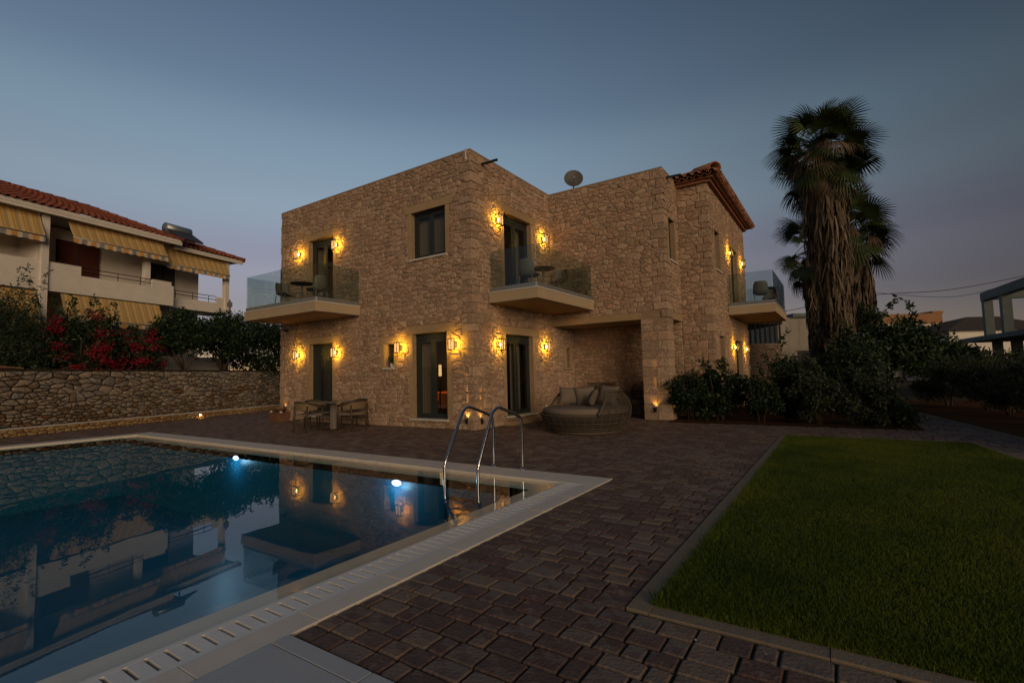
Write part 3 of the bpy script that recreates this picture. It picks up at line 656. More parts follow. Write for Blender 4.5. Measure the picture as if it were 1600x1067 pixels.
# shell that the camera does not see: left and rear walls, roof deck, parapet caps
m = MB(); m.quad((VX0,VYN,0),(VX0,VYA,0),(VX0,VYA,HT),(VX0,VYN,HT)); m.quad((VXF,VYN,0),(VX0,VYN,0),(VX0,VYN,HT),(VXF,VYN,HT)); m.build('wall', M['mortar'], villa, off=VO)
m = MB(); zr = 6.55
m.quad((VX0,VYA,zr),(VX1,VYA,zr),(VX1,VYN,zr),(VX0,VYN,zr)); m.quad((VX1,VYC,zr),(VXD,VYC,zr),(VXD,VYN,zr),(VX1,VYN,zr)); m.quad((VXD,VYE,zr),(VXF,VYE,zr),(VXF,VYN,zr),(VXD,VYN,zr)); m.build('roof_deck', M['mortar'], villa, off=VO)
def cap(x0, x1, y0, y1, z=HT):
    m = MB(); m.cbox(x0, x1, y0, y1, z-0.02, z+0.035, 0.01, 0.3); m.build('parapet_cap', M['mortar'], villa, off=VO)
cap(VX0-0.02, VX1+0.02, VYA-0.02, VYA+0.33); cap(VX1-0.33, VX1+0.02, VYA+0.33, VYC+0.33); cap(VX1+0.02, VXD+0.02, VYC-0.02, VYC+0.33); cap(VXD-0.33, VXD+0.02, VYC+0.33, VYE+0.0); cap(VX0-0.02, VX0+0.3, VYA+0.33, VYN)
m = MB()
m.quad((VX0+0.3,VYA+0.31,zr),(VX1-0.31,VYA+0.31,zr),(VX1-0.31,VYA+0.31,HT),(VX0+0.3,VYA+0.31,HT)); m.quad((VX1-0.31,VYA+0.31,zr),(VX1-0.31,VYC+0.31,zr),(VX1-0.31,VYC+0.31,HT),(VX1-0.31,VYA+0.31,HT)); m.quad((VX1-0.31,VYC+0.31,zr),(VXD-0.31,VYC+0.31,zr),(VXD-0.31,VYC+0.31,HT),(VX1-0.31,VYC+0.31,HT))
m.quad((VXD-0.31,VYC+0.31,zr),(VXD-0.31,VYE,zr),(VXD-0.31,VYE,HT),(VXD-0.31,VYC+0.31,HT)); m.build('parapet_back', M['mortar'], villa, off=VO)
st.build(villa, 'wall_stone', M['stone'], VO)

# ---- doors and windows of the villa
def fill(o, u, a, b, c, d, name, kind, rev=0.20, leaves=2, sill=True, curtain=None, room=0.8, label=None, side=0.6, side1=0.6):
    """frame, leaves, panes, curtain and the room behind, set back in a reveal"""
    o = np.array(o, float); u = np.array(u, float); v = np.array([0, 0, 1.]); n = np.cross(u, v)
    P = lambda s, t, k: o+u*s+v*t+n*k
    def blk(mb, s0, s1, t0, t1, k0, k1, t=0.5): mb.obox(P((s0+s1)/2, (t0+t1)/2, (k0+k1)/2), u*(s1-s0)/2, n*(k1-k0)/2, v*(t1-t0)/2, t)
    k0, k1 = -rev, -rev+0.07; fw = 0.065
    m = MB(); blk(m, a+.001, a+fw, c+.001, d-.001, k0, k1); blk(m, b-fw, b-.001, c+.001, d-.001, k0, k1); blk(m, a+fw, b-fw, d-0.16 if kind == 'door' else d-fw, d-.001, k0, k1-0.002); blk(m, a+fw, b-fw, c+.001, c+fw*0.7, k0, k1-0.002)
    fr = m.build(name, M['frame'], villa, off=VO)
    if label: fr['label'] = label
    top = d-0.16 if kind == 'door' else d-fw
    if kind == 'panel':
        top = d-fw
        m = MB(); blk(m, a+fw, b-fw, c+fw*0.7, top, k0+0.005, k1-0.025); lf = m.build('door_leaf', M['frame'], fr, off=VO)
        s = a+(b-a)*0.43; m = MB(); blk(m, s, s+0.045, c+0.35, top-0.42, k1+0.02, k1+0.05); blk(m, s+.01, s+.035, c+0.6, c+0.64, k1-0.03, k1+0.02); blk(m, s+.01, s+.035, top-0.75, top-0.71, k1-0.03, k1+0.02); m.build('pull_handle', M['black'], fr, off=VO)
        s = a+(b-a)*0.66; m = MB(); blk(m, s, s+0.07, c+0.45, top-0.80, k1-0.027, k1-0.022); m.build('glazed_strip', M['dark_plastic'], fr, off=VO)
    else:
        w = (b-a-2*fw)/leaves
        for i in range(leaves):
            s0, s1 = a+fw+w*i+0.004, a+fw+w*(i+1)-0.004; sw = 0.07; m = MB(); t0 = c+fw*0.7+0.004; t1 = top-0.004; kk0, kk1 = k0+0.015+(0.012 if i % 2 else 0), k1-0.018+(0.012 if i % 2 else 0)
            blk(m, s0, s0+sw, t0, t1, kk0, kk1); blk(m, s1-sw, s1, t0, t1, kk0, kk1); blk(m, s0+sw, s1-sw, t0, t0+sw, kk0, kk1-.001); blk(m, s0+sw, s1-sw, t1-sw, t1, kk0, kk1-.001); m.build('sash', M['frame'], fr, off=VO)
            m = MB(); kc = (kk0+kk1)/2; m.quad(P(s0+sw, t0+sw, kc), P(s1-sw, t0+sw, kc), P(s1-sw, t1-sw, kc), P(s0+sw, t1-sw, kc)); m.build('pane', M['pane'], fr, off=VO)
        if curtain:
            for (f0, f1) in curtain:
                m = MB(); s0, s1 = a+(b-a)*f0, a+(b-a)*f1; nn = max(6, int((s1-s0)/0.022)); z0_, z1_ = c+0.05, d-0.08; pr_ = []
                for i in range(nn+1):
                    s = s0+(s1-s0)*i/nn; k = k0-0.11+0.028*math.sin(i*1.57+0.4*math.sin(i*0.9)); pr_.append((s, k))
                for i in range(nn): m.quad(P(pr_[i][0], z0_, pr_[i][1]), P(pr_[i+1][0], z0_, pr_[i+1][1]), P(pr_[i+1][0], z1_, pr_[i+1][1]*1.0), P(pr_[i][0], z1_, pr_[i][1]), 0.5)
                m.build('curtain', M['curtain'], fr, True, off=VO)
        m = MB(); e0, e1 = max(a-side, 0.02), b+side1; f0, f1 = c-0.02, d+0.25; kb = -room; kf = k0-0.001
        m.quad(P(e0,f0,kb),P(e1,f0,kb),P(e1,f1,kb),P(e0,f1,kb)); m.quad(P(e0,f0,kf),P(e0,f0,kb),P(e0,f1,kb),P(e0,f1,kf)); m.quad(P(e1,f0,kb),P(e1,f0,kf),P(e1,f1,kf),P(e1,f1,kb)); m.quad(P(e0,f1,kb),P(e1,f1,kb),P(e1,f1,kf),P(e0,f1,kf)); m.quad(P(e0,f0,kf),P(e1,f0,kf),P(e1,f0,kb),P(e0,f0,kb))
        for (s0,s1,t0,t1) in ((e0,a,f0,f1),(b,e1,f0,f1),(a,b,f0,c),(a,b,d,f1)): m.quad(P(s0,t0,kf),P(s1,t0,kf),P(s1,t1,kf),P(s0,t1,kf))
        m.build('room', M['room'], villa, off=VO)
    if sill:
        m = MB(); dd = 0.06 if kind == 'window' else 0.10; m.obox(P((a+b)/2, c-0.022, (dd-rev)/2), u*((b-a)/2+0.06 if kind != 'window' else (b-a)/2+0.05), n*(dd+rev)/2, v*0.023, 0.5); m.build('sill' if kind == 'window' else 'threshold', M['marble'], fr, off=VO)
    return fr
oA, oB, oF, oD = (VX0,VYA,0), (VX1,VYA,0), (VXF,VYE,0), (VXD,VYC,0)
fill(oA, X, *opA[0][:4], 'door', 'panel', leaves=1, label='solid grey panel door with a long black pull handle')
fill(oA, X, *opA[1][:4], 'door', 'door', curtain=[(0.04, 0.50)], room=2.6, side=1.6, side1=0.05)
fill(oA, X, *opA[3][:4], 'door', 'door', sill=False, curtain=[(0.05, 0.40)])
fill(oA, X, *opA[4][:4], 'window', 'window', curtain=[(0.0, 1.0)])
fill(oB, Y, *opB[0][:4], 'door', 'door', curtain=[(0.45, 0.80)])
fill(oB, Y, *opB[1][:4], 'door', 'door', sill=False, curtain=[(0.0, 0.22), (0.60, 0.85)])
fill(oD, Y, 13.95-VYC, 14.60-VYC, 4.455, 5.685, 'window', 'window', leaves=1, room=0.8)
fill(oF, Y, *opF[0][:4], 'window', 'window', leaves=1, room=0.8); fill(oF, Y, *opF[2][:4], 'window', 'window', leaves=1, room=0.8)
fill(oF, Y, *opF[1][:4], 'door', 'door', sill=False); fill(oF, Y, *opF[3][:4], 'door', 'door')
m = MB(); m.quad((-10.59,VYA+0.30,1.59),(-10.19,VYA+0.30,1.59),(-10.19,VYA+0.30,2.24),(-10.59,VYA+0.30,2.24)); m.build('niche_back', M['mortar'], villa, off=VO)
m = MB(); m.box(-10.62, -10.16, VYA-0.05, VYA+0.29, 1.548, 1.592); m.build('niche_sill', M['marble'], villa, off=VO)

# ---- balconies
def balcony(x0, x1, y0, y1, zt, open_side, panels, posts):
    m = MB(); m.box(x0+0.015, x1-0.015, y0+0.015, y1-0.015, zt-0.28, zt-0.03); sl = m.build('balcony', M['plaster'], villa, off=VO)
    m = MB(); m.cbox(x0, x1, y0, y1, zt-0.03, zt, 0.006); m.build('marble_edge', M['marble'], sl, off=VO)
    for (p, q) in panels:
        p, q = np.array(p, float), np.array(q, float); d = (q-p)/np.linalg.norm(q-p); nn = np.array([-d[1], d[0]])
        m = MB(); c = (p+q)/2; L = np.linalg.norm(q-p)/2-0.008
        m.obox((*c, zt+0.53), (*(d*L), 0), (*(nn*0.006), 0), (0, 0, 0.52)); m.build('glass_panel', M['glass'], sl, off=VO)
        m = MB(); m.obox((*c, zt+0.055), (*(d*(L+0.006)), 0), (*(nn*0.022), 0), (0, 0, 0.053)); m.build('base_channel', M['glass_edge'], sl, off=VO)
    for (x, y) in posts:
        m = MB(); m.box(x-0.012, x+0.012, y-0.012, y+0.012, zt, zt+1.04); m.build('post', M['frame'], sl, off=VO)
    return sl
zA = 3.414
balcony(-15.05, -11.52, 7.99, VYA-0.025, zA, None, [((-15.0,8.05),(-13.19,8.05)), ((-13.17,8.05),(-11.57,8.05)), ((-15.0,9.48),(-15.0,8.07)), ((-11.57,8.07),(-11.57,9.48))], [(-13.18,8.05)])
balcony(VX1+0.025, -5.955, 10.16, 13.44, 3.436, None, [((-7.36,10.21),(-6.02,10.21)), ((-6.005,10.22),(-6.005,11.80)), ((-6.005,11.81),(-6.005,13.38)), ((-6.02,13.39),(-7.36,13.39))], [])
balcony(VXF+0.025, -1.59, 17.28, 21.10, 3.375, None, [((-2.92,17.33),(-1.65,17.33)), ((-1.64,17.35),(-1.64,19.18)), ((-1.64,19.19),(-1.64,21.03)), ((-1.66,21.05),(-2.92,21.05))], [])

# ---- tiled hip roof over the right corner
EX, EY, EZ, PT = -2.64, 14.66, 6.93, math.tan(R(19))
def zroof(x, y): return EZ+PT*max(0.0, min(EX-x, y-EY, 21.66-y))
m = MB(); xr = EX-3.4
m.add([(EX,EY,EZ),(EX,21.66,EZ),(xr,21.66-3.4,zroof(xr,18.2)),(xr,EY+3.4,zroof(xr,18.1)),(xr-3,EY+3.4,zroof(xr,18.1)),(xr-3,EY+0.0,EZ),(xr-3,21.66-3.4,zroof(xr,18.1)),(xr-3,21.66,EZ)], [(0,1,2,3),(0,3,4,5),(1,7,6,2),(3,2,6,4)], 0.4)
m.build('roof', M['villa_tile'], villa, off=VO)
m = MB(); m.box(VXF-0.01, VXF+0.13, VYE-0.10, VYN+0.05, 6.78, 6.86); m.box(VXF-0.01, VXF+0.22, VYE-0.2, VYN+0.1, 6.86, 6.925); m.box(VXD+0.0, VXF-0.011, VYE-0.13, VYE+0.0, 6.78, 6.86); m.box(VXD+0.0, VXF-0.011, VYE-0.22, VYE, 6.86, 6.925); m.build('eave_cornice', M['villa_tile'], villa, off=VO)
def tile_mesh(L, r0, r1, th=0.016, n=7):
    V = []; Fc = []
    for (yy, r) in ((0, r0), (L, r1)):
        for rr in (r, r-th):
            for i in range(n+1): A = math.pi*i/n; V.append((rr*math.cos(A), yy, rr*math.sin(A)))
    N = n+1
    for i in range(n): Fc += [(i, i+1, 2*N+i+1, 2*N+i), (N+i+1, N+i, 3*N+i, 3*N+i+1), (i, N+i, N+i+1, i+1)]
    return mesh_from('roof_tile', V, Fc, M['villa_tile'], None, True)
tms = []
for k in range(5):
    tm = tile_mesh(0.46, 0.095, 0.080); at = tm.attributes.new('tint', 'FLOAT', 'FACE'); at.data.foreach_set('value', np.full(len(tm.polygons), k/4, np.float32)); tms.append(tm)
def put_tile(x, y, z, dirx, diry, tilt, roll=0.0, sc_=1.0):
    o = link('roof_tile', random.choice(tms), villa); d = Vector((dirx*math.cos(tilt), diry*math.cos(tilt), math.sin(tilt))); zz = Vector((-dirx*math.sin(tilt), -diry*math.sin(tilt), math.cos(tilt)))
    if roll: zz = -zz
    xx = d.cross(zz); M4 = Matrix((( xx.x, d.x, zz.x, x-VO[0]), (xx.y, d.y, zz.y, y-VO[1]), (xx.z, d.z, zz.z, z), (0,0,0,1))); o.matrix_local = M4 @ Matrix.Scale(sc_, 4)
tl = math.atan(PT)
for c in range(3):
    for i in range(33):
        y = EY+0.12+i*0.212; dx = 0.40*c*math.cos(tl)
        if y-EY > dx: put_tile(EX+0.06-dx, y, EZ+0.02+0.40*c*math.sin(tl)+random.uniform(-.006,.006), -1, 0, tl)
    for i in range(7):
        x = EX-0.12-i*0.212; dy = 0.40*c*math.cos(tl)
        if EX-x > dy: put_tile(x, EY-0.06+dy, EZ+0.02+0.40*c*math.sin(tl)+random.uniform(-.006,.006), 0, 1, tl)
for i in range(32): put_tile(EX+0.02, EY+0.226+i*0.212, EZ+0.045, -1, 0, tl, roll=1)
for i in range(6): put_tile(EX-0.226-i*0.212, EY-0.02, EZ+0.045, 0, 1, tl, roll=1)
th = math.atan(PT/math.sqrt(2))
for i in range(7):
    d = 0.40*i*math.cos(th)/math.sqrt(2); put_tile(EX-0.03-d, EY+0.03+d, EZ+0.10+0.40*i*math.sin(th), -0.7071, 0.7071, th, 0, 2.1 if i == 0 else 1.25)
# roof spouts, corner strip, socket
for (p, q) in (((VX1+0.01, 10.0, 6.745), (VX1+0.50, 10.0, 6.735)), ((VXD+0.01, 13.94, 6.80), (VXD+0.42, 13.94, 6.79))):
    m = MB(); m.tube([p, q], 0.034, 12, caps=False); m.tube([q, p], 0.028, 12, caps=False); m.build('roof_spout', M['frame'], villa, True, off=VO)
m = MB(); m.box(-7.565, -7.535, VYA-0.05, VYA-0.026, 6.72, 7.0); m.build('corner_strip', M['white_pot'], villa, off=VO)
m = MB(); m.lathe([(0.045, 0.0), (0.045, 0.02), (0.03, 0.035)], 12); v = np.array(m.v); v = np.stack([v[:,2]+VX1+0.02, v[:,0]+12.983, v[:,1]+0.371], 1); m.v = [tuple(q) for q in v]; m.build('wall_socket', M['white_pot'], villa, off=VO)
m = MB(); m.box(VX1-0.1, VX1+0.26, 10.80, 12.50, 0.0, 0.11); m.build('door_step', M['sandstone'], villa, off=VO)
# ================================================================== LAMPS OF THE VILLA
def lantern(name, label, p, n, group='box lanterns on the villa walls', power=44.0):
    """black frame box lantern with glowing panes; p: point on the wall, n: outward normal"""
    rz = math.atan2(n[1], n[0]); t = thing(name, label, 'wall lantern', (p[0]+n[0]*0.028, p[1]+n[1]*0.028, p[2]), rz, group)
    if 'frame' not in _lan:
        m = MB(); w, h, d, b = 0.100, 0.140, 0.150, 0.011
        for yy in (-w, 0, w):
            m.box(d-b, d, yy-b*(0.8 if yy == 0 else 1), yy+b*(0.8 if yy == 0 else 1), -h, h)
        for zz in (-h, h):
            m.box(d-b+.001, d-.001, -w, w, zz-b, zz+b)
            for yy in (-w, w): m.box(0.0, d-b, yy-b+.001, yy+b-.001, zz-b+.001, zz+b-.001)
        m.box(0.0, 0.012, -0.05, 0.05, -0.07, 0.07)
        _lan['frame'] = mesh_from('frame', m.v, m.f, M['black'], m.t)
        m = MB()
        for y0, y1 in ((-w+b, -b), (b, w-b)): m.box(d-0.020, d-0.016, y0, y1, -h+b*1.5, h-b*1.5)
        _lan['pane'] = mesh_from('glowing_pane', m.v, m.f, M['bulb'], m.t)
        m = MB(); m.lathe([(0.012,-0.04),(0.016,-0.02),(0.016,0.02),(0.010,0.045)], 8); v = np.array(m.v)+np.array([0.055, 0, 0]); _lan['bulb'] = mesh_from('bulb', v, m.f, M['bulb_hot'], m.t)
    link('frame', _lan['frame'], t); link('glowing_pane', _lan['pane'], t); link('bulb', _lan['bulb'], t)
    ld = bpy.data.lights.new('lantern_light', 'SPOT'); ld.energy = power; ld.color = (1.0, 0.52, 0.035); ld.shadow_soft_size = 0.075; ld.spot_size = R(172); ld.spot_blend = 0.4
    lo = bpy.data.objects.new('lantern_light', ld); COL.objects.link(lo); lo.parent = t; lo.location = (0.128, 0, 0.0); lo.rotation_euler = (0, R(90), 0)
    return t
_lan = {}
nA, nB = (0, -1), (1, 0)
for lab, x, z in (('lit black box lantern left of the upstairs door on the left balcony', -14.50, 5.375), ('lit black box lantern right of the upstairs door on the left balcony', -12.60, 5.375),
                  ('lit black box lantern left of the solid grey panel door', -14.53, 2.108), ('lit black box lantern right of the solid grey panel door', -12.63, 2.108),
                  ('lit black box lantern between the small plant niche and the glazed living room door', -9.91, 2.118), ('lit black box lantern right of the glazed living room door, near the corner', -8.00, 2.108)):
    lantern('wall_lantern', lab, (x, VYA, z), nA)
for lab, y, z in (('lit black box lantern left of the door on the middle balcony', 10.60, 5.415), ('lit black box lantern right of the door on the middle balcony', 13.00, 5.42),
                  ('lit black box lantern left of the terrace door under the middle balcony', 10.57, 2.105), ('lit black box lantern right of the terrace door, beside the covered porch', 12.98, 2.135)):
    lantern('wall_lantern', lab, (VX1, y, z), nB)
for lab, y, z in (('lit black box lantern left of the upstairs door on the right balcony', 17.74, 5.22), ('lit black box lantern right of the upstairs door on the right balcony', 20.30, 5.31),
                  ('lit black box lantern left of the ground floor door behind the shrubs', 17.88, 2.06), ('lit black box lantern right of the ground floor door behind the shrubs', 20.24, 2.07)):
    lantern('wall_lantern', lab, (VXF, y, z), nB)
def uplight(label, p, n, power=16.0):
    t = thing('wall_uplight', label, 'uplight', p, math.atan2(n[1], n[0]), 'small uplights at the foot of the walls')
    m = MB(); m.lathe([(0.026, -0.13), (0.032, -0.125), (0.032, -0.01), (0.034, 0.0)], 12, cap1=False); m.build('housing', M['black'], t, True)
    m = MB(); m.lathe([(0.026, -0.014), (0.020, -0.010)], 12); m.build('lens', M['bulb_hot'], t)
    m = MB(); m.tube([(0, 0, -0.12), (-0.035, 0, -0.12)], 0.008, 6); m.build('bracket', M['black'], t)
    for nm, en, size, ang in (('uplight_beam', power*3.5, R(10), R(3.0)), ('uplight_spill', power*0.16, R(100), R(12))):
        ld = bpy.data.lights.new(nm, 'SPOT'); ld.energy = en; ld.spot_size = size; ld.spot_blend = 0.7; ld.color = (1.0, 0.50, 0.09); ld.shadow_soft_size = 0.008
        lo = bpy.data.objects.new(nm, ld); COL.objects.link(lo); lo.parent = t; lo.location = (0.0, 0, 0.004); lo.rotation_euler = (0, R(180)-ang, 0)
uplight('small black uplight on the front wall just left of the villa corner', (-7.63, VYA-0.072, 0.29), nA)
uplight('small black uplight on the side wall just right of the villa corner', (VX1+0.072, 9.74, 0.27), nB)
uplight('small black uplight on the front of the porch pier', (-4.27, VYC-0.078, 0.35), nA)
uplight('small black uplight above the terracotta planter at the far left corner', (-15.24, VYA-0.072, 0.45), nA, 6.0)
uplight('small black uplight on the porch pier side, behind the shrub', (VXD+0.085, 13.72, 0.30), nB, 6.0)
camr = thing('security_camera', 'small dark bullet security camera under the left balcony', 'security camera', (-15.1, VYA-0.03, 2.96), 0)
m = MB(); m.tube([(0,0.0,0.02),(0,-0.07,0.02)], 0.02, 8); m.build('mount', M['dark_plastic'], camr, True)
m = MB(); m.tube([(-0.09,-0.09,0.0),(0.10,-0.14,-0.03)], 0.045, 10); m.build('body', M['dark_plastic'], camr, True)
# rooms: lamp and armchair seen through the living room door
rl = thing('table_lamp', 'small glowing table lamp inside, seen through the living room door', 'lamp', (-9.50, 10.62, 0.25))
m = MB(); m.lathe([(0.14,0.0),(0.14,0.02),(0.018,0.05),(0.018,1.10)], 12); m.build('stand', M['black'], rl, True)
m = MB(); m.lathe([(0.045,1.08),(0.040,1.40)], 14, cap0=False, cap1=False); m.build('lamp_shade', M['room_lamp'], rl, True)
ld = bpy.data.lights.new('table_lamp_light', 'SPOT'); ld.energy = 14.0; ld.color = (1.0, 0.40, 0.13); ld.shadow_soft_size = 0.03; ld.spot_size = R(160); ld.spot_blend = 0.5
lo = bpy.data.objects.new('table_lamp_light', ld); COL.objects.link(lo); lo.parent = rl; lo.location = (0.0, 0.07, 1.25); lo.rotation_euler = (R(68), 0, 0)
ac = thing('armchair', 'orange upholstered armchair inside the living room', 'armchair', (-9.66, 11.15, 0.23), R(-40))
m = MB(); m.cbox(-0.35,0.35,-0.35,0.35,0.18,0.45,0.04); m.build('seat', M['orange_seat'], ac); m = MB(); m.cbox(-0.38,0.38,0.25,0.40,0.20,0.95,0.05); m.build('backrest', M['orange_seat'], ac)
for s_ in (-1, 1):
    m = MB(); m.cbox(s_*0.36-0.05, s_*0.36+0.05, -0.33, 0.24, 0.19, 0.64, 0.03); m.build('armrest', M['orange_seat'], ac)
    for y in (-0.3, 0.3): m = MB(); m.bar((s_*0.3,y,0),(s_*0.3,y,0.185),0.04); m.build('leg', M['black'], ac)

# ---- satellite dish on the roof
sd = thing('satellite_dish', 'round grey satellite dish on the villa roof behind the middle parapet', 'satellite dish', (-6.90, 14.25, 6.56))
m = MB(); m.tube([(0,0,0),(0,0,0.95)], 0.025, 8); m.build('mast', M['galv'], sd, True)
m = MB(); prof = [(0.0001+0.30*i/6, 0.07*(i/6)**2) for i in range(7)]; m.lathe(prof, 24, cap0=False, cap1=False); prof2 = [(r, z-0.012) for r, z in prof[::-1]]; m.lathe(prof2, 24, cap0=False, cap1=False); m.lathe([(0.30,0.07),(0.306,0.064),(0.30,0.058)], 24, cap0=False, cap1=False)
dn = Vector((0.50, -0.84, 0.22)).normalized(); q = dn.to_track_quat('Z', 'Y')
ro = m.build('reflector', M['dish'], sd, True); ro.rotation_mode = 'QUATERNION'; ro.rotation_quaternion = q; ro.location = Vector((0,0,1.0))+dn*0.05
m = MB(); a_ = q @ Vector((0, -0.28, 0.05))+ro.location; e_ = ro.location+dn*0.34+Vector((0,0,-0.14)); m.tube([tuple(a_), tuple(e_)], 0.012, 6); m.tube([tuple(e_), tuple(e_-dn*0.08)], 0.03, 8); m.build('feed_arm', M['galv'], sd)

# ================================================================== FURNITURE
# ---- round woven daybed
DB = (-4.93, 10.42, 0)
db = thing('daybed', 'round woven rattan daybed with a half hood and taupe cushions in front of the porch', 'daybed', DB, R(-119))
# local +x is the open front
def db_r(z):
    return float(np.interp(z, [0.03, 0.12, 0.25, 0.40, 0.55, 0.70, 0.82, 0.92], [0.78, 0.88, 0.97, 1.02, 1.03, 0.99, 0.91, 0.80]))
HA = R(74)
m = MB()
for z in np.arange(0.05, 0.40, 0.040):
    r = db_r(z); m.tube([(r*math.cos(a), r*math.sin(a), z) for a in np.linspace(0, 2*math.pi, 56, endpoint=False)], 0.0115, 5, closed=True, t=float(rng.random()))
def hood_lo(z): return HA-0.10+0.30*((z-0.40)/0.5)
for z in np.arange(0.41, 0.91, 0.044):
    r = db_r(z); h = hood_lo(z)
    m.tube([(r*math.cos(a), r*math.sin(a), z) for a in np.linspace(h, 2*math.pi-h, 44)], 0.0115, 5, t=float(rng.random()))
m.build('woven_shell', M['wicker'], db, True)
m = MB()
for a in np.linspace(0, 2*math.pi, 34, endpoint=False):
    zt_ = 0.40
    if HA+0.05 < a < 2*math.pi-HA-0.05: zt_ = 0.90 if HA+0.22 < a < 2*math.pi-HA-0.22 else 0.62
    m.tube([(db_r(z)*0.992*math.cos(a), db_r(z)*0.992*math.sin(a), z) for z in np.linspace(0.04, zt_, 9)], 0.0095, 5, t=float(rng.random()))
m.build('ribs', M['wicker'], db, True)
m = MB()
rim = [(db_r(0.90)*math.cos(a), db_r(0.90)*math.sin(a), 0.915) for a in np.linspace(HA+0.24, 2*math.pi-HA-0.24, 30)]
lft = [(db_r(z)*math.cos(hood_lo(z)), db_r(z)*math.sin(hood_lo(z)), z) for z in (0.42, 0.50, 0.60, 0.70, 0.80, 0.87)]
rgt = [(x, -y, z) for x, y, z in lft[::-1]]
low = [(db_r(0.40)*math.cos(a), db_r(0.40)*math.sin(a), 0.41) for a in np.linspace(-HA+0.12, HA-0.12, 22)]
m.tube(smooth_path(lft+rim+rgt, 2), 0.028, 8); m.tube(low, 0.024, 8); m.tube([(0.79*math.cos(a), 0.79*math.sin(a), 0.03) for a in np.linspace(0, 2*math.pi, 48, endpoint=False)], 0.028, 6, closed=True); m.build('rim', M['wicker'], db, True)
m = MB(); n_ = 40
def cush_r(a, z): return 0.955
prof = [(0.85, 0.405), (0.955, 0.43), (0.975, 0.47), (0.955, 0.535), (0.90, 0.56), (0.45, 0.575), (0.01, 0.575)]
m.lathe(prof, 44, cap1=True); m.build('seat_cushion', M['cushion'], db, True)
m = MB(); m.lathe([(0.70, 0.06), (0.84, 0.24), (0.90, 0.38), (0.93, 0.402)], 36); m.build('liner', M['black'], db, True)
def pillow(parent, c, w, h, d, rot, matn='cushion', name='pillow'):
    n = 10; V = []; 
    for sgn in (1, -1):
        for i in range(n+1):
            for j in range(n+1):
                u, v = 2*i/n-1, 2*j/n-1; pu = u*(1-0.07*(1-v*v)*abs(u)); pv = v*(1-0.07*(1-u*u)*abs(v))
                th_ = d*((1-u**4)*(1-v**4))**0.55+0.006; V.append((pu*w/2, sgn*th_/2*(1+0.08*math.sin(5*u+3*v)), pv*h/2))
    N = (n+1)**2; Fc = []
    for s_ in range(2):
        for i in range(n):
            for j in range(n):
                a, b_, c_, d_ = i*(n+1)+j, (i+1)*(n+1)+j, (i+1)*(n+1)+j+1, i*(n+1)+j+1
                Fc.append(tuple(s_*N+k for k in ((a,b_,c_,d_) if s_ else (d_,c_,b_,a))))
    def edge(i, j): return i*(n+1)+j
    bd = [edge(i,0) for i in range(n)]+[edge(n,j) for j in range(n)]+[edge(i,n) for i in range(n,0,-1)]+[edge(0,j) for j in range(n,0,-1)]
    for k in range(len(bd)): a, b_ = bd[k], bd[(k+1) % len(bd)]; Fc.append((a, b_, N+b_, N+a))
    o = link(name, mesh_from(name, V, Fc, M[matn], None, True), parent); o.location = c; o.rotation_euler = rot; return o
pillow(db, (0.00, -0.62, 0.78), 0.52, 0.43, 0.17, (R(18), R(-3), R(-36)))
pillow(db, (-0.28, -0.36, 0.785), 0.50, 0.44, 0.17, (R(20), R(4), R(-20)))
pillow(db, (-0.06, 0.20, 0.75), 0.46, 0.40, 0.16, (R(26), R(7), R(-115)))
pillow(db, (-0.55, 0.14, 0.80), 0.50, 0.46, 0.17, (R(22), R(-6), R(-70)))

# ---- wicker armchairs in the porch
def tub_chair(label, loc, rz):
    t = thing('wicker_armchair', label, 'armchair', loc, rz, 'dark wicker armchairs in the porch'); t.scale = (1.12, 1.12, 1.22)
    m = MB()
    for z in np.arange(0.30, 0.84, 0.035):
        r = 0.33+0.05*math.sin((z-0.3)*3.0); h = R(62)+max(0, (z-0.55))*2.0
        m.tube([(r*math.cos(a), r*math.sin(a), z) for a in np.linspace(h, 2*math.pi-h, 24)], 0.012, 5, t=float(rng.random()))
    for a in np.linspace(R(75), R(285), 15):
        zt_ = 0.58+0.26*min(1, max(0, (abs(math.cos((a-math.pi)/1.0))-0.15))); m.tube([(0.325*math.cos(a), 0.325*math.sin(a), 0.28), (0.36*math.cos(a), 0.36*math.sin(a), zt_)], 0.010, 5)
    m.build('woven_back', M['wicker_dark'], t, True)
    m = MB(); m.lathe([(0.33, 0.30), (0.35, 0.32), (0.35, 0.40), (0.30, 0.43)], 20); m.build('seat', M['wicker_dark'], t, True)
    for a in (45, 135, 225, 315):
        m = MB(); m.tube([(0.24*math.cos(R(a)), 0.24*math.sin(R(a)), 0.30), (0.30*math.cos(R(a)), 0.30*math.sin(R(a)), 0.0)], 0.016, 6); m.build('leg', M['black'], t)
    return t
tub_chair('dark round-backed wicker armchair behind the daybed, near the middle of the porch', (-6.20, 14.30, 0), R(-75))
tub_chair('dark round-backed wicker armchair half hidden by the porch pier', (-4.90, 14.25, 0), R(-125))

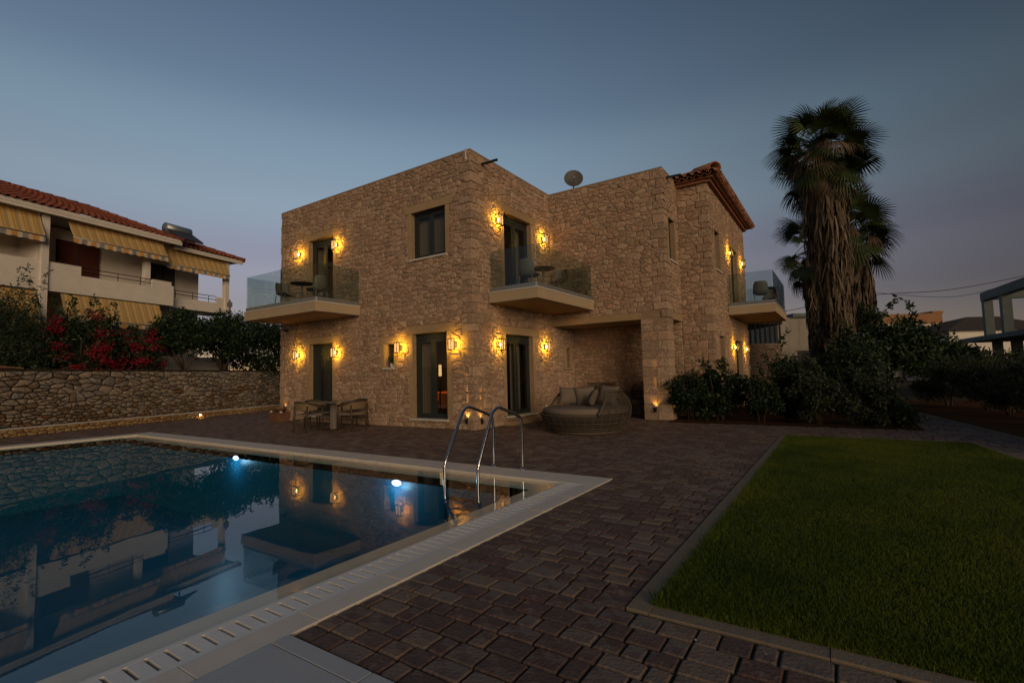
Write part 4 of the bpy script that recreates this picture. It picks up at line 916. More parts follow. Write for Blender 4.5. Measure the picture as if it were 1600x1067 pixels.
# ---- dining table and chairs
TB = (-11.08, 8.24, 0)
tb = thing('dining_table', 'square grey outdoor dining table on one thick post in front of the panel door', 'table', TB)
m = MB(); m.cbox(-0.45,0.45,-0.45,0.45,0.715,0.745,0.006); m.build('tabletop', M['tabletop'], tb)
m = MB(); m.box(-0.055,0.055,-0.055,0.055,0.03,0.713); m.build('post', M['taupe'], tb)
m = MB(); m.cbox(-0.27,0.27,-0.27,0.27,0.0,0.03,0.006); m.build('base', M['chair_frame'], tb)
at_ = thing('ashtray', 'small black ashtray on the grey dining table', 'ashtray', (TB[0]-0.12, TB[1]-0.02, 0.746))
m = MB(); m.lathe([(0.06,0.0),(0.065,0.035),(0.055,0.035),(0.05,0.012)], 14); m.build('bowl', M['black'], at_, True)
def dining_chair(label):
    t = thing('dining_chair', label, 'chair', (0, 0, 0), 0, 'rope-backed chairs around the dining table')   # faces +y
    for x in (-0.23, 0.23):
        for y, ln, h in ((-0.24, -0.03, 0.66), (0.22, 0.02, 0.64)):
            m = MB(); m.tube([(x*1.05, y+ln, 0), (x, y, 0.44), (x*1.06, y*1.02, h)], [0.017, 0.024, 0.020], 7); m.build('leg', M['chair_frame'], t, True)
        m = MB(); m.bar((x, -0.22, 0.30), (x, 0.21, 0.30), 0.028); m.build('stretcher', M['chair_frame'], t)
    m = MB(); m.cbox(-0.235,0.235,-0.23,0.24,0.405,0.455,0.015); m.build('seat', M['cushion'], t)
    arc = [(0.245, 0.24, 0.645), (0.262, 0.05, 0.655), (0.262, -0.12, 0.69), (0.21, -0.255, 0.735), (0.0, -0.30, 0.75)]; full = arc+[(-x, y, z) for x, y, z in arc[-2::-1]]
    m = MB(); m.tube(smooth_path(full, 4), 0.024, 7); m.build('back_rail', M['chair_frame'], t, True)
    m = MB(); up = smooth_path([p for p in full if p[1] < 0.1], 5); prev = None
    for (x, y, z) in up:
        lo_ = (x*0.96, y*0.95, 0.56+0.06*(1 if y > -0.1 else 0)); m.tube([(x, y, z-0.01), lo_], 0.011, 5, t=float(rng.random()))
    for k in range(8):
        f_ = k/7; m.tube([(x*(1-0.04*f_), y*(1-0.05*f_), z-0.02-(z-0.58)*f_) for x, y, z in up], 0.0145, 5, t=float(rng.random()))
    m.build('rope_back', M['rope'], t, True)
    return t
ch = dining_chair('rope-backed dining chair pushed in on the near left side of the table'); ch.location = (-11.30, 7.68, 0); ch.rotation_euler = (0, 0, R(4))
place_copy(ch, (-10.50, 8.36, 0), R(94), 'rope-backed dining chair pushed in on the right side of the table')
place_copy(ch, (-11.78, 8.30, 0), R(-86), 'rope-backed dining chair behind the near left one, on the left side of the table')
place_copy(ch, (-11.02, 8.86, 0), R(178), 'rope-backed dining chair on the far side of the table, towards the wall')

# ---- bistro sets on the balconies
def bistro_table(label, loc, r=0.33, h=0.72):
    t = thing('bistro_table', label, 'table', loc, 0, 'round bistro tables on the balconies')
    m = MB(); m.lathe([(r-0.006, h-0.022), (r, h-0.016), (r, h-0.004), (r-0.006, h)], 28); m.build('tabletop', M['black'], t)
    m = MB(); m.lathe([(0.03, 0.03), (0.03, h-0.022)], 10); m.build('post', M['taupe'], t, True)
    m = MB(); m.lathe([(0.21, 0.0), (0.21, 0.012), (0.04, 0.03)], 20); m.build('foot', M['black'], t)
    return t
def shell_chair(label, loc, rz):
    t = thing('balcony_chair', label, 'chair', loc, rz, 'moulded chairs on the balconies')       # faces +y
    n = 8; V = []; prof = [(0.23, 0.43), (0.10, 0.425), (-0.10, 0.43), (-0.19, 0.47), (-0.225, 0.58), (-0.25, 0.72), (-0.265, 0.83)]
    wd = [0.21, 0.23, 0.235, 0.235, 0.23, 0.215, 0.17]
    for k, ((y, z), w) in enumerate(zip(prof, wd)):
        for i in range(n+1):
            s_ = 2*i/n-1; cv = abs(s_)**2.5; V.append((s_*w, y+(0.10*cv if k >= 3 else 0), z+(0.05*cv if k < 3 else 0)))
    Fc = [(k*(n+1)+i, k*(n+1)+i+1, (k+1)*(n+1)+i+1, (k+1)*(n+1)+i) for k in range(len(prof)-1) for i in range(n)]
    N = len(V); V2 = [(x, y-(0.015 if i >= 3*(n+1) else 0), z-(0.02 if i < 4*(n+1) else 0)) for i, (x, y, z) in enumerate(V)]
    Fc += [tuple(N+i for i in f[::-1]) for f in Fc]
    link('seat_shell', mesh_from('seat_shell', V+V2, Fc, M['taupe'], None, True), t)
    for x in (-0.19, 0.19):
        for y in (-0.19, 0.19): m = MB(); m.tube([(x*0.9, y*0.9, 0.42), (x*1.12, y*1.12, 0.0)], [0.016, 0.011], 7); m.build('leg', M['taupe'], t, True)
    return t
bistro_table('round black bistro table on the left balcony', (-13.05, 8.62, zA)); s1 = shell_chair('taupe chair at the glass on the left balcony, left of the round table', (-13.78, 8.55, zA), R(-80))
s2 = place_copy(s1, (-12.33, 8.62, zA), R(95), 'taupe chair beside the door on the left balcony, right of the round table')
bistro_table('round black bistro table on the middle balcony', (-6.55, 11.50, 3.436)); place_copy(s1, (-6.50, 12.20, 3.436), R(170), 'taupe chair right of the round table on the middle balcony'); place_copy(s1, (-6.62, 10.86, 3.436), R(5), 'taupe chair left of the round table on the middle balcony')
bistro_table('round black bistro table on the right balcony', (-2.05, 18.95, 3.375)); place_copy(s1, (-2.10, 18.22, 3.375), R(8), 'taupe chair at the near glass of the right balcony'); place_copy(s1, (-2.0, 19.75, 3.375), R(176), 'taupe chair behind the round table on the right balcony')
for o in COL.objects:
    if o.get('category') == 'chair' and 'balcony' in o['label']: o['group'] = 'moulded chairs on the balconies'

# ---- pots
pt = thing('planter', 'square terracotta planter at the far left corner of the villa', 'planter', (-15.18, 9.26, 0))
m = MB(); m.add([(-.19,-.19,0),(.19,-.19,0),(.19,.19,0),(-.19,.19,0),(-.23,-.23,.27),(.23,-.23,.27),(.23,.23,.27),(-.23,.23,.27),(-.20,-.20,.27),(.20,-.20,.27),(.20,.20,.27),(-.20,.20,.27),(-.19,-.19,.22),(.19,-.19,.22),(.19,.19,.22),(-.19,.19,.22)], [(3,2,1,0)]+[(a+i, a+(i+1)%4, a+4+(i+1)%4, a+4+i) for a in (0,4,8) for i in range(4)]+[(12,13,14,15)]); m.build('body', M['terracotta'], pt)
m = MB(); m.box(-.245,.245,-.245,-.195,.255,.295); m.box(-.245,.245,.195,.245,.255,.295); m.box(-.245,-.195,-.195,.195,.255,.295); m.box(.195,.245,-.195,.195,.255,.295); m.build('rim', M['terracotta'], pt)
p2 = thing('flower_pot', 'small terracotta pot standing in the square planter', 'pot', (-15.16, 9.28, 0.222))
m = MB(); m.lathe([(0.11,0.0),(0.145,0.16),(0.16,0.16),(0.165,0.21),(0.14,0.21),(0.13,0.17)], 20); m.build('body', M['terracotta'], p2, True)
for i, (x, y) in enumerate(((-15.52, 9.10), (-14.86, 8.97))):
    t = thing('white_stone', ('white pebble on the left edge of the terracotta planter', 'white pebble on the right edge of the terracotta planter')[i], 'stone', (x+(0.13 if i == 0 else 0.10), y+(0.0 if i == 0 else 0.08), 0.296))
    m = MB(); m.lathe([(0.02,0.0),(0.05,0.015),(0.04,0.04),(0.01,0.05)], 10); m.build('pebble', M['white_pot'], t, True)

# ================================================================== FOLIAGE
def leaf_cloud(pts, size, r, droop=0.2, fold=0.25, asp=0.42):
    """one folded leaf (two triangles) at each point"""
    n = len(pts); d = r.normal(size=(n, 3)); d[:, 2] -= droop; d /= np.linalg.norm(d, axis=1, keepdims=True)
    s = r.normal(size=(n, 3)); s -= d*(s*d).sum(1, keepdims=True); s /= np.linalg.norm(s, axis=1, keepdims=True); nn = np.cross(d, s)
    L = size*r.uniform(0.6, 1.35, (n, 1)); W = L*asp
    a = pts; b = pts+d*L*0.5+s*W*0.5+nn*L*fold*0.3; c = pts+d*L; e = pts+d*L*0.5-s*W*0.5+nn*L*fold*0.3
    V = np.concatenate([a, b, c, e], 1).reshape(-1, 3); k = np.arange(n)[:, None]*4
    Fc = np.concatenate([k+np.array([[0, 1, 2]]), k+np.array([[0, 2, 3]])], 1).reshape(-1, 3)
    return V, Fc
def crown_points(n, c, rad, r, blobs=22, bs=0.42, flat=0.0):
    """points in clumps around an uneven crown"""
    B = []
    while len(B) < blobs:
        p = r.normal(size=3); p /= np.linalg.norm(p); p *= r.uniform(0.45, 1.0)**0.6
        if p[2] > -0.75: B.append(p*np.array(rad)*r.uniform(0.75, 1.08))
    B = np.array(B); w = r.uniform(0.5, 1.4, blobs); w /= w.sum(); idx = r.choice(blobs, n, p=w)
    q = r.normal(size=(n, 3)); q /= np.linalg.norm(q, axis=1, keepdims=True); q *= (r.random((n, 1))**0.45)*min(rad)*bs*r.uniform(0.6, 1.25, blobs)[idx][:, None]
    return B[idx]+q*np.array([1.15, 1.15, 0.9])+np.array(c), idx
def shrub(name, label, cat, loc, rad, n, size, matn, seed, group=None, zc=None, stems=5, blobs=20, bs=0.45, asp=0.42, flowers=0, trunk=None, droop=0.2, shoots=0):
    r = np.random.default_rng(seed); t = thing(name, label, cat, loc, 0, group); zc = zc if zc is not None else rad[2]*0.95
    P, idx = crown_points(n, (0, 0, zc), rad, r, blobs, bs)
    if shoots:
        for k in range(shoots):
            b0 = np.array([r.normal()*rad[0]*0.5, r.normal()*rad[1]*0.5, zc+rad[2]*0.6]); d = np.array([r.normal()*0.35, r.normal()*0.35, 1.0]); u_ = r.random((60, 1))
            P = np.concatenate([P, b0+d*u_*rad[2]*0.75+r.normal(size=(60, 3))*0.05*(1.2-u_)])
    P[:, 2] = np.maximum(P[:, 2], 0.05)
    V, Fc = leaf_cloud(P, size, r, droop, asp=asp); tint = np.clip(r.normal(0.42, 0.22, len(P)), 0, 1); T = np.repeat(tint, 2)
    link('crown' if trunk else 'foliage', mesh_np('foliage', V, Fc, M[matn], T), t)
    m = MB()
    if trunk:
        h, rt = trunk; m.tube(smooth_path([(0,0,-0.05),(rt*0.8,0,h*0.3),(-rt*0.5,rt*0.4,h*0.65),(0.0,0.0,h)], 3), list(np.linspace(rt, rt*0.6, 10)), 8)
        for k in range(6):
            a = 2*math.pi*k/6+r.random(); m.tube([(0,0,h*0.92), (rad[0]*0.35*math.cos(a), rad[1]*0.35*math.sin(a), h+rad[2]*0.4), (rad[0]*0.7*math.cos(a), rad[1]*0.7*math.sin(a), h+rad[2]*r.uniform(0.5, 1.1))], [rt*0.5, rt*0.3, rt*0.1], 6)
    else:
        for k in range(stems):
            a = 2*math.pi*k/stems+r.random(); rr = r.uniform(0.3, 0.75); m.tube([(0.06*math.cos(a), 0.06*math.sin(a), -0.03), (rad[0]*rr*0.5*math.cos(a), rad[1]*rr*0.5*math.sin(a), zc*0.8), (rad[0]*rr*math.cos(a), rad[1]*rr*math.sin(a), zc+rad[2]*0.6)], [0.022, 0.014, 0.006], 6)
    m.build('trunk' if trunk else 'stems', M['bark'], t, True)
    if flowers:
        V_, F_, T_ = [], [], []; base = 0
        for k in range(flowers):
            a = r.uniform(0, 2*math.pi); e = r.uniform(-0.5, 0.9); c = np.array([rad[0]*math.cos(a)*math.cos(e), rad[1]*math.sin(a)*math.cos(e), zc+rad[2]*math.sin(e)])*r.uniform(0.85, 1.12, 3)
            q = c+r.normal(size=(130, 3))*np.array([0.13, 0.13, 0.085]); v_, f_ = leaf_cloud(q, 0.055, r, 0.0, asp=0.8); V_.append(v_); F_.append(f_+base); base += len(v_)
        link('blossoms', mesh_np('blossoms', np.concatenate(V_), np.concatenate(F_), M['blossom'], r.random(sum(len(f) for f in F_))), t)
    return t
# shrubs in the bed along the front path
S = dict(name='garden_shrub', cat='shrub', group='shrubs in the planting bed')
shrub(loc=(-3.42, 13.72, 0.01), label='dense dark shrub against the porch pier, first in the bed', rad=(0.52,0.45,0.62), n=5200, size=0.085, matn='leaf', seed=31, zc=0.66, **S)
shrub(loc=(-2.70, 13.78, 0.01), label='tall dark glossy shrub with upright shoots, second from the porch pier', rad=(0.55,0.48,0.66), n=5600, size=0.095, matn='leaf', seed=32, zc=0.70, shoots=7, **S)
shrub(loc=(-1.72, 13.62, 0.01), label='dark loose shrub in the middle of the bed, right of the gap', rad=(0.46,0.42,0.60), n=4300, size=0.09, matn='leaf', seed=33, zc=0.64, shoots=4, **S)
shrub(loc=(-1.15, 14.10, 0.01), label='small dark shrub filling in behind the middle of the bed', rad=(0.48,0.42,0.56), n=3800, size=0.09, matn='leaf', seed=34, zc=0.60, shoots=3, **S)
shrub(loc=(-0.52, 13.62, 0.01), label='broad dark shrub in front of the palm trunks', rad=(0.58,0.48,0.66), n=6400, size=0.085, matn='leaf_grey', seed=35, zc=0.66, shoots=3, **S)
shrub(loc=(0.40, 13.55, 0.01), label='rounded dark shrub with pale leaf tips near the right end of the bed', rad=(0.55,0.46,0.60), n=5600, size=0.08, matn='leaf_grey', seed=36, zc=0.60, shoots=3, **S)
shrub(loc=(0.98, 13.50, 0.01), label='low dark shrub at the right end of the bed beside the path', rad=(0.34,0.32,0.36), n=2600, size=0.07, matn='leaf', seed=37, zc=0.34, **S)
shrub(loc=(0.2, 15.3, 0.01), label='taller dark shrub behind the bed, left of the palm base', rad=(0.8,0.7,0.85), n=5200, size=0.10, matn='leaf', seed=38, zc=0.85, shoots=5, **S)
shrub(loc=(-1.35, 15.9, 0.01), label='dark bushy shrub by the far side of the villa', rad=(0.7,0.6,0.72), n=4200, size=0.10, matn='leaf', seed=39, zc=0.75, shoots=4, **S)
# oleander hedge to the right, bush by bush
k = 0
OLE = ('farthest grey-green oleander bush of the hedge, near the palms', 'second grey-green oleander bush from the far end of the hedge', 'third grey-green oleander bush from the far end of the hedge', 'middle grey-green oleander bush of the hedge beyond the red soil', 'fifth grey-green oleander bush from the far end of the hedge', 'grey-green oleander bush of the hedge at the right picture edge', 'oleander bush just outside the right picture edge', 'nearest oleander bush of the hedge, outside the picture')
for (x, y, r_, h_) in ((2.75,20.6,0.75,0.62),(3.35,18.9,0.8,0.66),(3.45,17.2,0.8,0.66),(3.75,15.6,0.82,0.66),(3.95,14.0,0.85,0.68),(4.2,12.4,0.85,0.70),(4.45,10.8,0.85,0.70),(4.7,9.2,0.85,0.70)):
    shrub('oleander_bush', OLE[k], 'bush', (x, y, 0.03), (r_, r_*1.05, h_), 6800, 0.115, 'leaf_grey', 60+k, 'oleander hedge on the right', zc=0.70, asp=0.22, droop=-0.5, stems=7, blobs=26, bs=0.42, shoots=9); k += 1
# trees on the right
shrub('broadleaf_tree', 'dark spreading tree in front of the cream house, right of the palms', 'tree', (1.35, 25.0, 0), (1.7,1.6,1.30), 10000, 0.20, 'leaf', 80, zc=2.20, trunk=(1.3, 0.13), blobs=34, bs=0.55, shoots=10)
shrub('broadleaf_tree', 'mid green tree left of the unfinished concrete frame', 'tree', (3.6, 30.5, 0), (1.9,1.9,0.95), 8500, 0.20, 'leaf_light', 81, zc=1.6, trunk=(1.0, 0.12), blobs=28, bs=0.55, shoots=6)
shrub('broadleaf_tree', 'low green tree under the concrete slab', 'tree', (5.6, 29.5, 0), (1.7,1.6,0.70), 7000, 0.20, 'leaf_light', 82, zc=1.0, trunk=(0.8, 0.11), blobs=26, bs=0.55)
shrub('broadleaf_tree', 'dark tree growing around the foot of the palms', 'tree', (0.15, 20.4, 0), (1.25,1.1,1.05), 8000, 0.15, 'leaf', 83, zc=1.30, trunk=(0.8, 0.10), blobs=26, bs=0.55, shoots=5)
# trees behind the garden wall on the left
T = dict(cat='tree')
shrub('leafy_tree', 'dark feathery tree at the left edge behind the garden wall', 'tree', (-21.0, 3.7, 0), (1.35,1.3,1.6), 11000, 0.13, 'leaf', 90, zc=2.75, trunk=(1.4, 0.10), blobs=40, bs=0.5, asp=0.25, shoots=8)
shrub('crape_myrtle', 'dark tree with crimson blossom clusters behind the garden wall', 'tree', (-20.95, 5.75, 0), (1.0,1.05,1.15), 6800, 0.12, 'leaf', 91, zc=2.55, trunk=(1.5, 0.08), blobs=34, bs=0.5, flowers=34, shoots=9)
shrub('crape_myrtle', 'smaller dark shrub tree with crimson blossoms low above the garden wall', 'tree', (-21.0, 7.30, 0), (0.75,0.75,0.80), 4200, 0.12, 'leaf', 92, zc=2.35, trunk=(1.4, 0.07), blobs=26, bs=0.5, flowers=22, shoots=4)
shrub('citrus_tree', 'round dense citrus tree behind the middle of the garden wall', 'tree', (-21.35, 9.05, 0), (1.0,1.0,0.92), 10000, 0.12, 'leaf', 93, zc=3.25, trunk=(1.9, 0.10), blobs=40, bs=0.5, asp=0.5)
shrub('citrus_tree', 'citrus tree against the end of the white apartment house, beside the thin pole', 'tree', (-22.0, 10.8, 0), (0.95,0.95,1.0), 9000, 0.12, 'leaf', 94, zc=3.2, trunk=(1.9, 0.10), blobs=38, bs=0.5, asp=0.5)
shrub('leafy_tree', 'dark leafy tree behind the wall, next to the left edge of the villa', 'tree', (-23.0, 13.2, 0), (1.5,1.5,1.35), 11000, 0.14, 'leaf', 95, zc=2.75, trunk=(1.6, 0.10), blobs=40, bs=0.5, asp=0.5, shoots=6)
shrub('crape_myrtle', 'dark shrub tree with red blossoms half hidden behind the villa corner', 'tree', (-22.0, 15.2, 0), (0.9,0.9,0.9), 5000, 0.13, 'leaf', 96, zc=2.3, trunk=(1.4, 0.07), blobs=26, bs=0.5, flowers=22)
pp = thing('potted_plant', 'small leafy plant in a white pot standing in the wall niche', 'potted plant', (-10.37, VYA+0.13, 1.592))
m = MB(); m.lathe([(0.06,0.0),(0.075,0.02),(0.082,0.15),(0.074,0.15),(0.07,0.12)], 18); m.build('pot', M['white_pot'], pp, True)
r_ = np.random.default_rng(5); P_, _ = crown_points(420, (0.02, 0, 0.24), (0.13,0.10,0.10), r_, 9, 0.6); V_, F_ = leaf_cloud(P_, 0.075, r_, 0.1, asp=0.5); link('foliage', mesh_np('foliage', V_, F_, M['leaf'], np.repeat(r_.random(420), 2)), pp)

# ---- two fan palms
def fan_mesh(name, r, nseg, spread, L, pet, matn, droop, tone):
    """palmate frond along +y: petiole and folded segments whose tips hang"""
    V = []; Fc = []; T = []
    m = MB(); m.tube([(0,0,0),(0,pet*0.5,-0.02*pet),(0,pet,-0.10*pet)], [0.022,0.016,0.012], 5, t=tone*0.7); V += m.v; Fc += m.f; T += m.t
    hub = np.array([0, pet, -0.10*pet])
    for i in range(nseg):
        a = (i/(nseg-1)-0.5)*spread; l = L*(0.72+0.28*math.cos(a*0.8))*r.uniform(0.9, 1.06); d = np.array([math.sin(a), math.cos(a), 0]); s = np.array([math.cos(a), -math.sin(a), 0]); w = 0.034*L*1.15
        pts = []
        for f_ in (0.0, 0.35, 0.65, 0.85, 1.0):
            p = hub+d*l*f_*(1-0.12*f_*droop)+np.array([0, 0, -l*(0.10*f_+droop*0.62*max(0, f_-0.35)**1.6)]); ww = w*(0.25+1.1*f_ if f_ < 0.36 else (0.62 if f_ < 0.7 else (0.34 if f_ < 0.9 else 0.06))); pts.append((p-s*ww, p+s*ww))
        b = len(V); tt = float(np.clip(tone+r.normal(0, 0.14), 0, 1))
        for p, q in pts: V += [tuple(p), tuple(q)]
        for k in range(4): Fc.append((b+2*k, b+2*k+1, b+2*k+3, b+2*k+2)); T.append(tt)
    return mesh_from(name, V, Fc, M[matn], T)
rpm = np.random.default_rng(77)
green = [fan_mesh('frond', rpm, 26, R(215), 0.98, 0.85, 'palm_leaf', d, t) for d, t in ((0.35, 0.65), (0.7, 0.5), (1.0, 0.45), (1.3, 0.6))]
dead = [fan_mesh('dry_frond', rpm, 18, R(120), 0.85, 0.75, 'palm_dead', d, t) for d, t in ((1.2, 0.35), (1.5, 0.5), (1.8, 0.25))]
def palm(label, loc, H, rt, skirt0, skirt1, ng, nd, seed, sc_=1.0, extra=()):
    r = np.random.default_rng(seed); t = thing('fan_palm', label, 'palm tree', loc, 0)
    m = MB(); zz = np.linspace(-0.1, H, 14); m.tube([(0.10*math.sin(z*0.5), 0.06*math.cos(z*0.7), z) for z in zz], list(np.interp(zz, [0, 1, H], [rt*0.62, rt*0.50, rt*0.42])), 14); m.build('trunk', M['bark'], t, True)
    # skirt of hanging dead leaves
    n = 2600; z = skirt0+(skirt1-skirt0)*r.random(n)**0.9; a = r.random(n)*2*np.pi
    prof = np.interp((z-skirt0)/(skirt1-skirt0), [0, 0.10, 0.4, 0.75, 0.93, 1.0], [0.50, 0.66, 0.80, 0.98, 1.02, 0.7])*rt*(1+0.10*np.sin(3*a+z*1.7)+0.07*np.sin(7*a-z*2.3))
    rr = prof*r.uniform(0.80, 1.05, n); L = r.uniform(0.35, 1.0, n)*sc_; w = r.uniform(0.012, 0.040, n)
    rad = np.stack([np.cos(a), np.sin(a), np.zeros(n)], 1); tan = np.stack([-np.sin(a), np.cos(a), np.zeros(n)], 1); top = rad*rr[:, None]; top[:, 2] = z; top[:, 0] += 0.10*np.sin(z*0.5)
    sway = r.normal(0, 0.13, (n, 1))*tan+rad*r.normal(0.02, 0.07, (n, 1)); mid = top+sway*L[:, None]*0.5+np.array([0, 0, -0.5])*L[:, None]+rad*0.05; bot = top+sway*L[:, None]+np.array([0, 0, -1.0])*L[:, None]
    tw = tan*w[:, None]+rad*r.normal(0, 0.015, (n, 1)); V = np.concatenate([top-tw*0.5, top+tw*0.5, mid+tw, bot+tw*0.2, bot-tw*0.2, mid-tw], 1).reshape(-1, 3)
    k_ = np.arange(n)[:, None]*6; Fq = np.concatenate([k_+np.array([[0,1,2,5]]), k_+np.array([[5,2,3,4]])], 1).reshape(-1, 4)
    o = link('dead_leaf_skirt', mesh_np('dead_leaf_skirt', V, Fq, M['palm_dead'], np.repeat(np.clip(r.normal(0.42, 0.25, n), 0, 1), 2)), t); o['kind'] = 'stuff'
    m = MB(); zz = np.linspace(skirt0+0.15, skirt1-0.2, 12); m.tube([(0.10*math.sin(z*0.5), 0, z) for z in zz], list(np.interp(zz, [skirt0, skirt0+1, skirt1], [rt*0.40, rt*0.58, rt*0.80])), 14, t=0.2); m.build('skirt_core', M['palm_dead'], t, True)
    def put(mesh_list, nm, az, el, s_, zoff, roll):
        o = link(nm, mesh_list[int(r.integers(len(mesh_list)))], t); M4 = Matrix.Rotation(az, 4, 'Z') @ Matrix.Rotation(el, 4, 'X') @ Matrix.Rotation(roll, 4, 'Y') @ Matrix.Scale(s_*sc_, 4)
        M4.translation = Vector((0.10*math.sin(H*0.5)+0.10*math.sin(-az), 0.10*math.cos(az), H+zoff)); o.matrix_local = M4
    for i in range(ng):
        f_ = (i+0.5)/ng; put(green, 'frond', i*2.39996+r.normal(0, 0.25), R(72-125*f_**0.85+r.normal(0, 11)), r.uniform(0.78, 1.15), 0.10-0.95*f_+r.normal(0, 0.12), r.normal(0, 0.45))
    for i in range(nd):
        f_ = i/max(1, nd-1); put(dead, 'dry_frond', i*2.39996+1.1+r.normal(0, 0.2), R(-18-58*f_+r.normal(0, 9)), r.uniform(0.80, 1.2), 0.05-1.7*f_, r.normal(0, 0.4))
    for (az, el, zo, s_) in extra: put(dead, 'dry_frond', az, el, s_, zo, 0.2)
    return t
palm('tall fan palm with a thick brown skirt of dead leaves, tallest of the palms', (-0.10, 22.65, 0), 10.2, 0.70, 2.0, 8.9, 76, 46, 5, 1.04, extra=((R(60), R(-14), -1.3, 1.15), (R(55), R(-22), -1.7, 1.0), (R(-70), R(-12), -1.2, 1.1), (R(-64), R(-20), -1.5, 1.0)))
palm('shorter fan palm half hidden behind the tall one, on its right', (0.60, 26.75, 0), 7.7, 0.68, 1.9, 6.7, 58, 30, 6, 1.12)
palm('short fan palm whose crown shows left of the tall trunk', (-0.85, 26.1, 0), 7.0, 0.40, 1.6, 6.4, 26, 14, 8, 0.95)
# ================================================================== GARDEN WALL ON THE LEFT
GA = R(19.445); GP = (-17.99, 3.41, 0)
def to_world(loc, rz):
    c, s = math.cos(rz), math.sin(rz)
    return lambda P: np.stack([loc[0]+c*P[:,0]-s*P[:,1], loc[1]+s*P[:,0]+c*P[:,1], loc[2]+P[:,2]], 1)
gw = thing('garden_wall', 'long rubble stone garden wall with a flat top along the left boundary', 'stone wall', GP, GA)
G0, G1, GH, GN = -7.5, 17.5, 1.765, -0.55
m = MB(); m.box(GN-0.42, GN-0.012, G0, G1, -0.05, GH-0.02); m.build('wall_core', M['rubble_bed'], gw)
m = MB(); m.cbox(GN-0.44, GN+0.035, G0, G1, GH-0.02, GH+0.025, 0.01); m.build('coping', M['rubble_bed'], gw)
gs = Stones(); rg = np.random.default_rng(41)
gs.face((GN, G0, 0.06), Y, Z, G1-G0, GH-0.09, [], 0.225, 0.115, 0.055, 0.015, rg, jit=0.6, wild=0.30, vary=lambda f: 0.55+0.75*min(1, f*1.6), tint=lambda P, r: r.normal(0.38+0.34*min(1, np.array(P)[:,1].mean()/1.4), 0.22))
gs.build(gw, 'wall_stone', M['rubble'], (0,0,0), world=to_world(GP, GA))
lw = thing('kerb_wall', 'low ochre stone kerb wall with a pale top edge in front of the garden wall', 'low wall', GP, GA)
m = MB(); m.box(-0.16, -0.012, G0, G1, -0.05, 0.20); m.build('wall_core', M['rubble_bed'], lw)
m = MB(); m.cbox(-0.17, 0.03, G0, G1, 0.20, 0.228, 0.008); m.build('top_edge', M['marble'], lw)
gs = Stones(); gs.face((0, G0, 0.0), Y, Z, G1-G0, 0.20, [], 0.19, 0.10, 0.032, 0.008, rg, jit=0.5)
gs.build(lw, 'wall_stone', M['rubble_ochre'], (0,0,0), world=to_world(GP, GA))
m = MB(); m.box(-0.56, -0.16, G0, G1, -0.05, 0.10); so = m.build('soil_trench', M['ground']); so.location = GP; so.rotation_euler = (0, 0, GA); tag(so, kind='structure')
bd = thing('board_stack', 'weathered ochre board lying on the left end of the garden wall', 'board', GP, GA)
m = MB(); m.obox((GN-0.15, -0.35, GH+0.05), (0.14, 0.02, 0), (-0.05, 0.85, 0.012), (0, 0, 0.018)); m.build('board', M['orange_wall'], bd)
m = MB(); m.obox((GN-0.10, 0.35, GH+0.08), (0.12, -0.02, 0), (0.05, 0.40, -0.035), (0, 0, 0.014)); m.build('board', M['orange_wall'], bd)
rlt = thing('wall_light', 'small lit recessed light in the low kerb wall', 'recessed light', (-19.985, 9.02, 0.10), GA)
m = MB(); m.box(0.036, 0.05, -0.055, 0.055, -0.035, 0.05); m.build('housing', M['black'], rlt); m = MB(); m.box(0.0505, 0.054, -0.032, 0.032, -0.018, 0.034); m.build('lens', M['bulb_hot'], rlt)
ld = bpy.data.lights.new('wall_light_glow', 'SPOT'); ld.energy = 6; ld.spot_size = R(130); ld.color = (1.0, 0.50, 0.12); ld.shadow_soft_size = 0.02
lo = bpy.data.objects.new('wall_light_glow', ld); COL.objects.link(lo); lo.parent = rlt; lo.location = (0.07, 0, 0.03); lo.rotation_euler = (0, R(40), 0)
ul = thing('utility_pole', 'thin pale metal pole behind the garden wall beside the citrus trees', 'pole', (-21.95, 11.05, 0))
m = MB(); m.tube([(0,0,0),(0,0,4.85)], 0.04, 8); m.build('pole', M['galv'], ul, True); m = MB(); m.box(-0.05,0.05,-0.09,0.09,4.55,4.75); m.build('junction_box', M['galv'], ul)

# ================================================================== APARTMENT HOUSE ON THE LEFT
NP, NA = (-22.6, 5.7, 0), R(13)
ap = thing('apartment_house', 'white apartment house with red tiled roof and striped yellow awnings', 'building', NP, NA)
# local x: outward towards the pool, y: along the facade, z: up
BK = -1.25                      # back wall of the balconies
m = MB()
m.box(-9, BK, -8, 3.7, 0, 7.15); m.box(-9, BK-0.55, 3.7, 6.35, 0, 7.10)
m.box(BK, -0.02, -0.72, -0.52, 0, 7.2)                      # partition / corner post wall
m.build('wall', M['white_wall'], ap)
# floor slabs
m = MB(); m.box(BK, 0.02, -8, 3.72, 4.56, 4.72); m.box(BK-0.55, -0.42, 3.72, 6.9, 4.56, 4.72); m.box(BK, 0.0, -8, 3.72, 1.55, 1.72); m.box(BK-.55, -0.42, 3.72, 6.9, 1.55, 1.72); m.build('floor_slab', M['white_wall'], ap)
